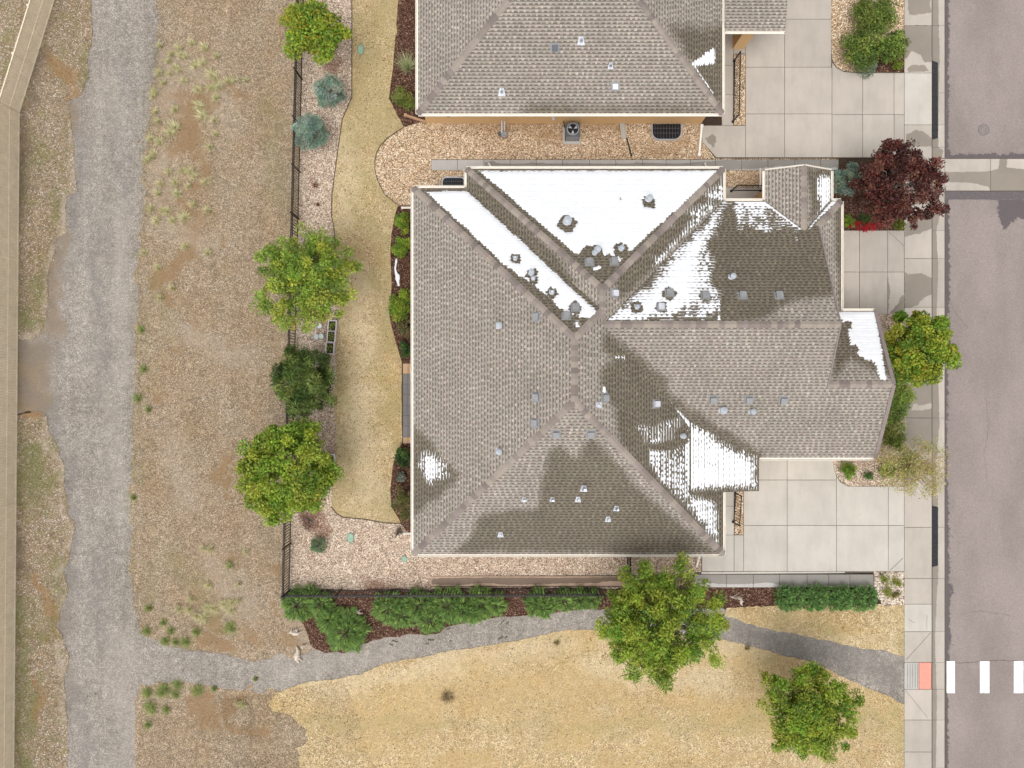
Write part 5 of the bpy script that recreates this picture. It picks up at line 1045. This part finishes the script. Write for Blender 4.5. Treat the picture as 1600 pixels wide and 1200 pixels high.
for i, (px, py, r) in enumerate([(230, 986, 6), (256, 972, 5), (268, 985, 5), (259, 1001, 6), (275, 1003, 5), (291, 1003, 7), (308, 987, 6), (361, 980, 8), (231, 1082, 7), (258, 1077, 9), (278, 1069, 7), (275, 1084, 6), (252, 1082, 6), (310, 1078, 8), (336, 1075, 4), (236, 1105, 9), (260, 1108, 5), (232, 1132, 5), (222, 515, 5), (225, 577, 5), (216, 622, 6), (210, 777, 4), (359, 882, 5), (233, 950, 5), (233, 640, 4), (400, 1060, 3)]):
    grass_clump('weed_clump', 'deep green weed clump at the edge of the gravel path', px, py, r * 1.45, .16, GT, 400 + i, n=150 + r * 22, group='green weed clumps by the gravel path', w=.016)
grass_clump('grass_tuft', 'dark brown dead tuft alone in the straw lawn', 700, 1088, 13, .2, [(.34, .25, .14), (.48, .38, .24), (.28, .2, .1)], 450, n=330, w=.014)
for i, (px, py, r, lab) in enumerate([(870, 1003, 6, 'olive tuft on the lawn edge below the side path'), (1167, 1012, 5, 'olive tuft just right of the big tree on the lawn'), (497, 320, 4, 'rusty dead tuft, lower of two in the stone bed'), (494, 290, 6, 'rusty dead tuft, upper of two in the stone bed')]):
    grass_clump('grass_tuft', lab, px, py, r, .15, [(.21, .18, .07), (.25, .2, .09)] if i < 2 else [(.25, .09, .03), (.17, .07, .03)], 460 + i, n=130)
# loose blades and stones that give the ground its grain
def scatter_in(poly, n, rng):
    P = np.array(poly); lo, hi = P.min(0), P.max(0); out = []
    while sum(map(len, out)) < n:
        Q = rng.uniform(lo, hi, (n * 2, 2)); out.append(Q[sdist(poly, Q) > .03])
    return np.concatenate(out)[:n]
def blades_over(polys, n, cols, h, seed, label, w=.012, name='dry_grass', clumpy=.0, zb=.02):
    rng = np.random.default_rng(seed); A = [abs(sum(p[i][0] * p[(i + 1) % len(p)][1] - p[(i + 1) % len(p)][0] * p[i][1] for i in range(len(p)))) for p in polys]; T = sum(A)
    Q = np.concatenate([scatter_in(p, int(n * a / T), rng) for p, a in zip(polys, A)]); keep = fbm(Q, 1.4, 4) + rng.random(len(Q)) * .6 > clumpy; Q = Q[keep]; m = len(Q)
    a = rng.uniform(0, 6.283, m); D = np.stack([np.cos(a), np.sin(a), rng.uniform(.3, 1.2, m)], 1); c = pick(rng, cols, m, .25) * (0.8 + .4 * fbm(Q + 7, .8, 3))[:, None]
    me = blade_mesh(name, np.column_stack([Q, np.full(m, zb)]), D, rng.uniform(.5, 1.2, m) * h, np.full(m, w), c, rng=rng); o = link(name, me, BLADE); tag(o, label, 'grass', kind='stuff')
STRAW = [(.62, .50, .31), (.52, .40, .22), (.72, .61, .42), (.36, .26, .13), (.30, .26, .10)]
blades_over([ats([(540, 1240), (500, 1160), (480, 1066)]) + LAWN_BOT[48:]], 50000, STRAW, .07, 500, 'straw-coloured dormant grass of the lower lawn', w=.014)
blades_over([LAWN_TRI], 9000, STRAW + [(.24, .2, .07)], .07, 501, 'straw-coloured grass beside the short clipped hedge', w=.014)
blades_over([LAWN_BACK], 26000, STRAW + [(.22, .21, .07)], .07, 502, 'dormant grass strip of the back yard', w=.014)
fieldp = ats([(225, -50), (470, -50), (452, 915), (470, 1010), (300, 1010), (220, 980), (212, 800), (215, 600)])
blades_over([fieldp, ats([(215, 1090), (420, 1085), (420, 1220), (215, 1220)])], 42000, [(.30, .24, .18), (.22, .17, .11), (.37, .30, .23), (.26, .22, .10), (.15, .11, .08)], .08, 503, 'dry thatch and litter strewn over the dirt field', w=.016, name='dry_litter', clumpy=.55, zb=.012)
vergep = ats([(30, -50), (135, -50), (108, 200), (100, 340), (70, 480), (30, 520)]); vergep2 = ats([(28, 660), (70, 660), (100, 800), (95, 900), (85, 980), (100, 1220), (24, 1220)])
blades_over([vergep, vergep2], 16000, [(.30, .20, .11), (.24, .16, .08), (.42, .34, .25), (.17, .16, .05), (.14, .17, .05)], .09, 504, 'brown and green weeds over the stony verge', w=.018, name='verge_weeds', clumpy=.5)
def pebbles(poly, n, cols, size, seed, label, z, name='loose_stones'):
    rng = np.random.default_rng(seed); Q = scatter_in(poly, n, rng); s = size * rng.uniform(.55, 1.3, n); a = rng.uniform(0, 3.14, n); el = rng.uniform(.6, 1, n)
    base = np.array([(1, 0, 0), (.25, .8, 0), (-.9, .35, 0), (-.6, -.7, 0), (.5, -.8, 0), (0.1, 0, .62)]); V = np.repeat(base[None], n, 0) * (1 + rng.uniform(-.2, .2, (n, 6, 3)))
    V *= s[:, None, None] * .5; V[:, :, 1] *= el[:, None]; c, si = np.cos(a)[:, None], np.sin(a)[:, None]; X = V[:, :, 0] * c - V[:, :, 1] * si; Y = V[:, :, 0] * si + V[:, :, 1] * c
    W = np.stack([X + Q[:, :1], Y + Q[:, 1:], V[:, :, 2] + z], -1); i = np.arange(n)[:, None] * 6
    F = np.concatenate([i + np.array([[k, (k + 1) % 5, 5]]) for k in range(5)], 0)
    o = link(name, mesh_np(name, W.reshape(-1, 3), F, np.repeat(pick(rng, cols, n, .15), 6, 0)), PEBBLE); tag(o, label, 'stones', kind='stuff')
RC = [(.40, .32, .26), (.48, .41, .35), (.30, .215, .17), (.60, .55, .50), (.22, .16, .13), (.36, .25, .20)]
pebbles(ROCK_W, 26000, [(c[0] * 1.18, c[1] * 1.16, c[2] * 1.1) for c in RC], .048, 600, 'pinkish river stones of the back yard bed', .012)
pebbles(ROCK_N, 13000, [(.50, .37, .24), (.60, .48, .34), (.38, .26, .15), (.72, .64, .54), (.20, .13, .08)], .046, 601, 'golden river stones between the two houses', .013)
pebbles(ats([(1366, 894), (1412, 894), (1412, 943), (1381, 945), (1367, 925)]), 420, [(.56, .48, .40), (.42, .34, .27), (.66, .59, .52)], .09, 602, 'pale cobbles beside the clipped hedge', .025)
pebbles(vergep + vergep2[::-1], 1100, [(.72, .66, .58), (.5, .42, .33), (.38, .27, .18)], .05, 603, 'whitish pebbles scattered in the verge', .012)

# ------------------------------------------------------------------ fences
def place(o, x, y, z=0, rz=0): o.location = (x, y, z); o.rotation_euler = (0, 0, rz); return o
def metal_fence(label, pts, h=1.22, post_every=2.35, pick=.135, group=None):
    """black picket fence along base points (metres)"""
    p0 = pts[0]; root = empty('metal_fence', (*p0, 0)); tag(root, label, 'fence', group)
    pk = MB(); pk.box((0, 0, h * .52), (.026, .026, h * .90)); pmesh = mesh_py('picket', pk.v, pk.f); pmesh.materials.append(BLACK)
    ps = MB(); ps.box((0, 0, h * .52), (.055, .055, h * 1.04)); ps.box((0, 0, h * 1.05), (.075, .075, .03)); psm = mesh_py('post', ps.v, ps.f); psm.materials.append(BLACK)
    def child(name, me, x, y, rz):
        o = link(name, me, None, root); o.location = (x - p0[0], y - p0[1], 0); o.rotation_euler = (0, 0, rz); return o
    for a, b in zip(pts[:-1], pts[1:]):
        A, B = Vector(a), Vector(b); d = B - A; L = d.length; rz = math.atan2(d.y, d.x); n = max(1, round(L / post_every)); P0 = Vector(p0)
        for i in range(n + 1): q = A + d * (i / n); child('post', psm, q.x, q.y, rz)
        for i in range(n):
            q, r = A + d * (i / n) - P0, A + d * ((i + 1) / n) - P0
            for zz in (.16, h * .80, h * .97): MB().bar((q.x, q.y, zz), (r.x, r.y, zz), .04, .04).build('rail', BLACK, root)
        k = int(L / pick)
        for i in range(1, k):
            t = i / k
            if abs((t * n) - round(t * n)) * L / n > .04: q = A + d * t; child('picket', pmesh, q.x, q.y, rz)
    return root
metal_fence('long black metal picket fence between dirt field and back yard', ats([(476, -20), (453, 921)]))
metal_fence('black metal picket fence running behind the junipers along the lower yard edge', ats([(454.5, 921), (1088, 919)]), pick=.14)
metal_fence('short black metal fence from the house to the lower side walk', ats([(979, 860), (980, 918)]), pick=.12)
def rail(label, pts, h=.95):
    p0 = pts[0]; root = empty('railing', (*p0, .06)); tag(root, label, 'railing'); A, B = Vector((0, 0)), Vector(pts[1]) - Vector(p0); L = B.length; rz = math.atan2(B.y, B.x)
    for t in (0, 1): q = B * t; mb = MB(); mb.box((q.x, q.y, h / 2), (.05, .05, h), rz); mb.box((q.x, q.y, .01), (.12, .12, .02), rz); mb.build('post', BLACK, root)
    for z in (.1, h): MB().bar((0, 0, z), (B.x, B.y, z), .04, .035).build('rail', BLACK, root)
    n = int(L / .13); mb = MB(); mb.box((0, 0, h / 2), (.016, .016, h * .95)); me = mesh_py('baluster', mb.v, mb.f); me.materials.append(BLACK)
    for i in range(1, n): q = B * (i / n); o = link('baluster', me, None, root); o.location = (q.x, q.y, 0)
rail("black railing beside the neighbouring house's walk", ats([(1146.5, 96), (1144.5, 191)]))
rail('black railing in the entry court between the roofs', ats([(1142, 299), (1188, 299)]))
rail('black railing beside the lower entry walk', ats([(1148, 770), (1145, 815)]))
BO = MB(); BO.box((0, 0, .68), (.022, .123, 1.36)); bmesh_ = mesh_py('board', BO.v, BO.f); bmesh_.materials.append(FENCEM)
FDARK = simple('tan_fence_cap', (.62, .53, .40), .75)
def board_fence(label, p, q, h=1.38):
    A, B = Vector(p), Vector(q); d = B - A; L = d.length; rz = math.atan2(d.y, d.x) - math.pi / 2; root = empty('board_fence', (*p, 0)); tag(root, label, 'fence'); n = int(L / .135)
    for i in range(n): t = d * ((i + .5) / n); o = link('board', bmesh_, None, root); o.location = (t.x, t.y, random.uniform(-.006, .006)); o.rotation_euler = (0, 0, rz); o.scale = (1, L / n / .135 * .99, h / 1.38)
    for z, w, hh, m in ((h + .015, .06, .03, FDARK), (h * .5, .045, .05, FENCEM), (.06, .045, .06, FENCEM)): MB().bar((0, 0, z), (d.x, d.y, z), w, hh).build('rail', m, root)
    k = max(1, round(L / 2.4))
    for i in range(k + 1): t = d * (i / k); mb = MB(); mb.box((t.x - .07, t.y, h * .5), (.09, .09, h), rz); mb.build('post', FENCEM, root)
board_fence('tan vertical board fence along the left edge of the picture', at(22, 1240), at(31, 178))
board_fence('tan board fence section slanting away at the top left', at(31, 176), at(98, -40))

# ------------------------------------------------------------------ small things
def thing(name, label, cat, x, y, z=0, rz=0, group=None): return tag(empty(name, (x, y, z), rz), label, cat, group)
x, y = at(893, 211)
ac = thing('air_conditioner', 'dark air conditioner unit with round top fan between the houses', 'air conditioner', x, y, .02)
m = MB(); m.box((0, -.03, .03), (.85, .85, .06)); m.build('pad', CONC_G, ac)
m = MB(); m.box((0, 0, .42), (.66, .66, .70), bev=.04); m.build('cabinet', DARKMETAL, ac)
for i in range(9):
    m = MB(); m.box((0, -.335, .15 + i * .065), (.60, .012, .022)); m.build('louvre', GREYMETAL, ac)
m = MB()
for k in range(24):
    a0, a1 = k * math.pi / 12, (k + 1) * math.pi / 12; m.poly([(.30 * math.cos(a0), .30 * math.sin(a0), .79), (.30 * math.cos(a1), .30 * math.sin(a1), .79), (.25 * math.cos(a1), .25 * math.sin(a1), .80), (.25 * math.cos(a0), .25 * math.sin(a0), .80)])
m.build('fan_ring', GREYMETAL, ac); m = MB(); m.cyl((0, 0, .772), .245, .004, 20); m.build('fan_well', BLACK, ac)
for k in range(3):
    a = k * 2.094 + .5; m = MB(); m.poly([(.04 * math.cos(a), .04 * math.sin(a), .785), (.22 * math.cos(a - .35), .22 * math.sin(a - .35), .778), (.23 * math.cos(a + .3), .23 * math.sin(a + .3), .79)]); m.build('fan_blade', GALV, ac)
m = MB(); m.tube([(-.36, .25, .3), (-.42, .6, .3), (-.42, .62, .6)], [.025] * 3, 6); m.build('refrigerant_pipe', BLACK, ac)
x, y = at(786, 216)
gm = thing('gas_meter', 'small grey gas meter with pipes against the tan wall', 'gas meter', x, y, .02)
m = MB(); m.box((.06, 0, .55), (.30, .22, .30), bev=.04); m.build('meter_body', GREYMETAL, gm); m = MB(); m.cyl((-.16, .02, .5), .09, .1, 12); m.build('regulator', DARKMETAL, gm)
m = MB(); m.tube([(-.05, .5, .9), (-.05, .42, .9), (-.05, .1, .8), (-.05, 0, .65)], [.028] * 4, 8); m.tube([(.1, 0, .1), (.1, 0, .4)], [.025] * 2, 8); m.tube([(.08, .5, 1.0), (.08, .1, .75)], [.022, .022], 8); m.build('pipe', LEAD, gm); m = MB(); m.box((.06, -.11, .55), (.16, .02, .12)); m.build('dial', LEAD, gm)
def window_well(label, px, w, d, py_wall, flip=1):
    x, y = at(px, py_wall); root = thing('window_well', label, 'window well', x, y, 0); pts = [(-w / 2, 0), (-w / 2, -d * .45)] + [(-w / 2 + d * .45 * (1 - math.cos(t)), -d * .55 - d * .45 * math.sin(t)) for t in np.linspace(0, math.pi / 2, 6)] + [(w / 2 - d * .45 * (1 - math.cos(t)), -d * .55 - d * .45 * math.sin(t)) for t in np.linspace(math.pi / 2, 0, 6)] + [(w / 2, -d * .45), (w / 2, 0)]
    pts = [(a, b * flip) for a, b in pts]
    mb = MB()
    for a, b in zip(pts[:-1], pts[1:]): mb.bar((*a, .05), (*b, .05), .04, .14)
    mb.build('rim', GALV, root); mb = MB(); mb.poly([(a, b, .03) for a, b in (pts if flip > 0 else pts[::-1])]); mb.build('well_floor', BLACK, root)
    for i in range(9): mb = MB(); xx = -w / 2 + w * (i + 1) / 10; mb.bar((xx, 0, .09), (xx, -d * .93 * flip * (0.8 if i in (0, 8) else 1), .09), .015, .02); mb.build('grate_bar', DARKMETAL, root)
    for i in range(2): mb = MB(); mb.bar((-w / 2, -d * (.3 + .3 * i) * flip, .10), (w / 2, -d * (.3 + .3 * i) * flip, .10), .02, .02); mb.build('grate_bar', DARKMETAL, root)
window_well('dark grated window well at the foot of the tan wall', 1041, 1.42, .78, 194)
window_well('black window well in the stones at the north roof notch', 709, 1.1, .5, 294, -1)
x, y = at(973, 205); sbk = thing('splash_block', 'pale concrete splash block beside the tan wall', 'splash block', x, y, .03, .12); m = MB(); m.box((0, 0, .03), (.24, .78, .06)); m.build('base', CONC_PALE, sbk)
for s_ in (-1, 1): m = MB(); m.box((s_ * .11, 0, .08), (.03, .78, .05)); m.build('lip', CONC_PALE, sbk)
def drain(name, label, pts, r, mat, cat='pipe', sides=8):
    P = [(*at(a, b), z) for a, b, z in pts]; root = thing(name, label, cat, P[0][0], P[0][1], 0); m = MB(); m.tube([(p[0] - P[0][0], p[1] - P[0][1], p[2]) for p in P], [r] * len(P), sides); m.build('pipe', mat, root); m = MB(); e = (P[-1][0] - P[0][0], P[-1][1] - P[0][1], P[-1][2]); q = (P[-2][0] - P[0][0], P[-2][1] - P[0][1], P[-2][2]); v = Vector(e) - Vector(q); v.normalize(); m.tube([Vector(e) - v * .03, Vector(e) + v * .05], [r * 1.2, r * 1.2], sides); m.build('end_collar', mat, root)
drain('drain_pipe', 'black drain pipe lying across the stones below the tan wall', [(972, 196, .05), (980, 220, .05), (986, 243, .05)], .035, BLACK)
drain('downspout', 'white downspout end poking out at the lower left of the roof', [(648, 833, .10), (627, 833, .06)], .05, WHITE, 'downspout', 4)
drain('downspout', 'white downspout end poking out at the upper left of the roof', [(648, 325, .10), (629, 325, .06)], .05, WHITE, 'downspout', 4)
drain('downspout', 'cream downspout slanting over the north side walk near its left end', [(768, 266, .5), (764, 257, .1)], .05, WHITE, 'downspout', 4)
drain('downspout', 'short cream downspout over the north side walk near the entry court', [(1101, 268, .4), (1101, 257, .1)], .045, WHITE, 'downspout', 4)
drain('downspout', 'white downspout beside the gate at the lower right house corner', [(1089, 862, .5), (1088, 884, .1)], .05, WHITE, 'downspout', 4)
drain('downspout', 'cream downspout extension across the entry court stones', [(1187, 264, .1), (1187, 292, .1)], .04, WHITE, 'downspout', 4)
def plank(name, label, a, b, w, h, mat, cat='board', z=0.0):
    p, q = Vector(at(*a)), Vector(at(*b)); root = thing(name, label, cat, p.x, p.y, z); d = q - p; m = MB(); m.bar((0, 0, h / 2), (d.x, d.y, h / 2), w, h); m.build('board', mat, root)
    for t in (.04, .96): m = MB(); s = d * t; m.box((s.x, s.y, h * .5 - .02), (w * 1.5, w * 1.5, h + .08)); m.build('stake', mat, root)
plank('edging_board', 'cream timber edging at the corner of the neighbouring house', (633, 181), (666, 192), .10, .16, TIMBER)
plank('edging_board', 'cream board edging between golden stones and upper driveway pad', (1095, 197), (1090.5, 246), .09, .22, WHITE)
plank('edging_board', 'thin tan stick lying beside the small conifer', (482, 851), (498, 840), .03, .04, TIMBER)
# raised planters and buckets by the fence
def planter(label, px, py, w, l, rz, seed):
    x, y = at(px, py, .3); root = thing('planter_box', label, 'planter', x, y, .01, rz); hh = .3
    for dx, dy, sx, sy in ((-w / 2, 0, .05, l), (w / 2, 0, .05, l), (0, -l / 2, w + .05, .05), (0, l / 2, w + .05, .05)): m = MB(); m.box((dx, dy, hh / 2), (sx, sy, hh + (.01 if sx > .06 else 0))); m.build('board', GREYWOOD, root)
    m = MB(); m.box((0, 0, hh * .4), (w - .05, l - .05, hh * .8)); m.build('soil', SOIL, root)
    rng = np.random.default_rng(seed); n = 34; C = np.column_stack([rng.uniform(-w * .35, w * .35, n), rng.uniform(-l * .35, l * .35, n), rng.uniform(hh * .8, hh * 1.2, n)])
    pl = link('foliage', leaf_mesh('foliage', C, rng.normal(size=(n, 3)), rng.normal(size=(n, 3)) * .4 + (0, 0, 1), .08, .05, pick(rng, G_BRIGHT, n)), LEAF, root)
planter('grey wooden planter nearest the airy yellow-green tree', 519, 509, .38, .50, -.06, 1)
planter('grey wooden planter in the middle of the row by the lawn', 517.5, 526, .38, .52, -.06, 2)
planter('grey wooden planter at the lower end of the row by the lawn', 515.5, 544, .38, .54, -.06, 3)
planter('grey planter corner peeking through the dense round tree', 517, 717, .34, .40, 0, 4)
for i, (px, py, lab) in enumerate(((496, 527, 'pale bucket left of the pair beside the planters'), (504, 526, 'pale bucket right of the pair beside the planters'), (501, 510, 'pale bucket half under the airy tree'))):
    x, y = at(px, py); b = thing('bucket', lab, 'bucket', x, y, .02); m = MB(); m.tube([(0, 0, 0), (0, 0, .3)], [.10, .13], 14, cap=False); m.poly([(.1 * math.cos(k * .45), .1 * math.sin(k * .45), .01) for k in range(14)]); m.build('pail', BLUEPLASTIC, b)
    m = MB(); m.tube([(.135 * math.cos(k * .4488), .135 * math.sin(k * .4488), .3) for k in range(15)], [.012] * 15, 5, cap=False); m.build('rim', LEAD, b); m = MB(); m.cyl((0, 0, .02), .115, .22, 14); m.build('contents', BLUEPLASTIC, b)
for px, py, rx, ry, lab in ((564, 78, 4.5, 7.5, 'green oval valve lid in the lawn at picture top'), (548, 840, 4.8, 7.2, 'green oval valve lid in the stones near the lawn'), (632, 873, 4, 4.2, 'small green round lid in stones by the roof corner')):
    x, y = at(px, py); o = thing('valve_box', lab, 'valve lid', x, y, .03); m = MB(); pts = [(rx / 32 * math.cos(k * .3927), ry / 32 * math.sin(k * .3927)) for k in range(16)]; m.prism(pts, 0, .03); m.build('lid', GREENLID, o)
    m = MB(); m.tube([(a * 1.05, b * 1.05, .015) for a, b in pts + pts[:1]], [.012] * 17, 5, cap=False); m.build('collar', simple('dark_green_plastic', (.12, .2, .15)), o)
x, y = at(1537, 203, ROADZ); mh = thing('manhole_cover', 'round iron manhole cover in the asphalt', 'manhole', x, y, ROADZ + .004); m = MB(); m.cyl((0, 0, 0), .25, .006, 24); m.build('lid', simple('worn_iron_lid', (.20, .17, .16), .75, var=.15, nscale=12), mh)
m = MB(); m.tube([(.265 * math.cos(k * .2618), .265 * math.sin(k * .2618), .002) for k in range(25)], [.016] * 25, 5, cap=False); m.build('frame', IRON, mh)
def kerb_ramp(label, y0, y1):
    a = at(1456, y0, -.02); b = at(1467, y1, -.02); cx = (a[0] + b[0]) / 2; root = thing('kerb_ramp', label, 'kerb ramp', cx, (a[1] + b[1]) / 2, GZ); w = b[0] - a[0]; L = a[1] - b[1]; n = 4
    for i in range(n):
        s0, s1 = -L / 2 + L * i / n + .004, -L / 2 + L * (i + 1) / n - .004; t0 = .09 if i == 0 else 0; t1 = .09 if i == n - 1 else 0; m = MB()
        V = [(-w / 2, s0, 0), (w / 2, s0 + t0, 0), (w / 2, s1 - t1, 0), (-w / 2, s1, 0), (-w / 2, s0 + t0 * .5, .13), (w / 2 - .02, s0 + t0, .025), (w / 2 - .02, s1 - t1, .025), (-w / 2, s1 - t1 * .5, .13)]
        m.v += V; m.f += [[4, 5, 6, 7], [0, 1, 5, 4], [1, 2, 6, 5], [2, 3, 7, 6], [3, 0, 4, 7]]; m.build('rubber_section', RUBBER, root)
    for i in range(14): m = MB(); yy = -L / 2 + L * (i + .5) / 14; m.bar((-w / 2 + .03, yy, .128), (w / 2 - .04, yy, .042), .012, .012); m.build('tread_rib', RUBBER, root)
kerb_ramp('black rubber kerb ramp in the gutter at the upper driveway', 94, 218)
kerb_ramp('black rubber kerb ramp in the gutter at the lower driveway', 790, 887)
def driftwood(label, px, py, r, seed):
    rng = np.random.default_rng(seed); x, y = at(px, py); root = thing('driftwood', label, 'driftwood', x, y, .03); R = r / 32; m = MB()
    th = rng.uniform(0, 6.28); c_, s_ = math.cos(th), math.sin(th); rot = lambda u, v, z: (u * c_ - v * s_, u * s_ + v * c_, z)
    m.tube([rot(-R, -R * .1, .03), rot(-R * .5, R * .12, .08), rot(0, 0, .10), rot(R * .5, -R * .15, .07), rot(R * 1.05, R * .05, .03)], [R * .10, R * .24, R * .34, R * .22, R * .05], 7); m.build('trunk', DRIFT, root)
    for k in range(4): u = rng.uniform(-.7, .6) * R; v = rng.choice([-1, 1]) * rng.uniform(.35, .7) * R; w = rng.uniform(-.3, .3) * R; m = MB(); m.tube([rot(u, 0, .07), rot(u + w, v * .6, .08), rot(u + w * 2.2, v, .03)], [R * .16, R * .10, R * .03], 6); m.build('root', DRIFT, root)
driftwood('bleached driftwood root at the field corner below the fence', 461, 988, 11, 1); driftwood('bleached driftwood lying on the gravel path edge', 465, 1022, 13, 2); driftwood('small bleached driftwood between the two driftwood roots', 476, 1008, 6, 3); driftwood('bleached branch in the bark below the fence', 560, 955, 8, 4); driftwood('pale stone-like driftwood in bark beside the big tree', 1157, 939, 7, 5)
def sapling(label, px, py, seed):
    rng = np.random.default_rng(seed); x, y = at(px, py); root = thing('bare_twigs', label, 'twigs', x, y, .03)
    for k in range(7): a = rng.uniform(-.5, .5); m = MB(); L = rng.uniform(.3, .75); m.tube([(0, 0, .02), (L * .5 * math.cos(a), L * .5 * math.sin(a), .08), (L * math.cos(a + .2), L * math.sin(a + .2), .1)], [.012, .008, .003], 5); m.build('twig', DRIFT, root)
sapling('dry twigs lying in the bark right of the big tree', 1140, 932, 1)
st = MB(); rngs = np.random.default_rng(5)
P = [(618, 405), (617.5, 410), (617.5, 414), (616.5, 419), (617, 425), (618, 430), (618, 436), (620.5, 442), (622, 447), (624.5, 447), (624, 441), (625, 436), (624.5, 430), (621, 427), (618.8, 420), (619.8, 414), (621, 409), (620.5, 404)]
pw = roughen(ats(P), .06, .02, 9); me_o = sheet('snow_streak', pw, .06, SNOW, .05, relief=.03, kind=None, thick=.05); tag(me_o, 'thin streak of leftover snow in the bark bed', 'snow')
# steel edging between lawn and stones
def edging(label, px):
    P = [Vector((*p, 0)) for p in ats(px)]; root = thing('lawn_edging', label, 'edging', P[0].x, P[0].y, 0); Q = [p - P[0] for p in P]
    for a, b in zip(Q[:-1], Q[1:]): MB().bar((a.x, a.y, .03), (b.x, b.y, .03), .022, .08).build('strip', EDGING, root)
edging('dark steel edging between stones and the lawn below the round tree', [(518, 792), (526, 802), (536, 808), (556, 810), (576, 812), (600, 817), (626, 818)])
edging('dark steel edging along the upper left side of the back lawn', [(550, -20), (550, 67), (550, 152), (535, 187), (529, 229), (524, 266), (519, 304), (518, 336), (522, 355), (524, 392)])
edging('dark steel edging round the golden stones at the lawn curve', [(631, 199), (606, 216), (594, 228), (589, 238), (586, 252), (586, 266), (590, 282), (601, 304), (622, 321)])
def clods(poly, n, seed, label): pebbles(poly, n, [(.10, .075, .05), (.14, .10, .065), (.08, .07, .04)], .055, seed, label, .025, name='soil_plugs')
clods(LAWN_BACK, 1500, 610, 'dark aeration plugs dotting the back lawn'); clods(LAWN_BOT, 2200, 611, 'dark aeration plugs dotting the lower lawn')

# stray gravel where the path frays into the dirt
band = ats(RIGHT_EDGE[:18]) + ats([(x + 16, y) for x, y in RIGHT_EDGE[:18]][::-1])
pebbles(band, 1500, [(.36, .33, .30), (.26, .23, .20), (.44, .40, .36), (.33, .25, .17)], .05, 620, 'stray grey gravel fringing the wide path', .012)
blades_over([ats([(x - 12, y) for x, y in RIGHT_EDGE[1:18]]) + ats([(x + 8, y) for x, y in RIGHT_EDGE[1:18]][::-1])], 3600, [(.38, .33, .19), (.32, .34, .14), (.46, .38, .25)], .12, 621, 'sparse dry weeds fringing the wide gravel path', w=.018, name='path_edge_weeds', clumpy=.62)
blades_over([ats([(x - 14, y) for x, y in LEFT_EDGE[1:-1]]) + ats([(x + 7, y) for x, y in LEFT_EDGE[1:-1]][::-1])], 3600, [(.40, .33, .20), (.30, .27, .12), (.46, .38, .27)], .12, 622, 'dry weeds along the verge edge of the gravel path', w=.018, name='path_edge_weeds', clumpy=.6, zb=.02)

blades_over([ats([(340, 1090), (440, 1079), (540, 1060), (600, 1240), (380, 1240)])], 11000, [(.30, .24, .17), (.22, .17, .11), (.40, .33, .25), (.46, .37, .22), (.15, .11, .08)], .09, 623, 'dry litter where the lower lawn thins out into dirt', w=.018, name='dry_litter', zb=.022, clumpy=.8)
pebbles(ats([(340, 1090), (440, 1079), (540, 1060), (600, 1240), (380, 1240)]), 900, [(.30, .235, .17), (.40, .33, .26), (.20, .15, .11), (.26, .17, .09)], .05, 624, 'small earth crumbs where the lower lawn thins out', .022)
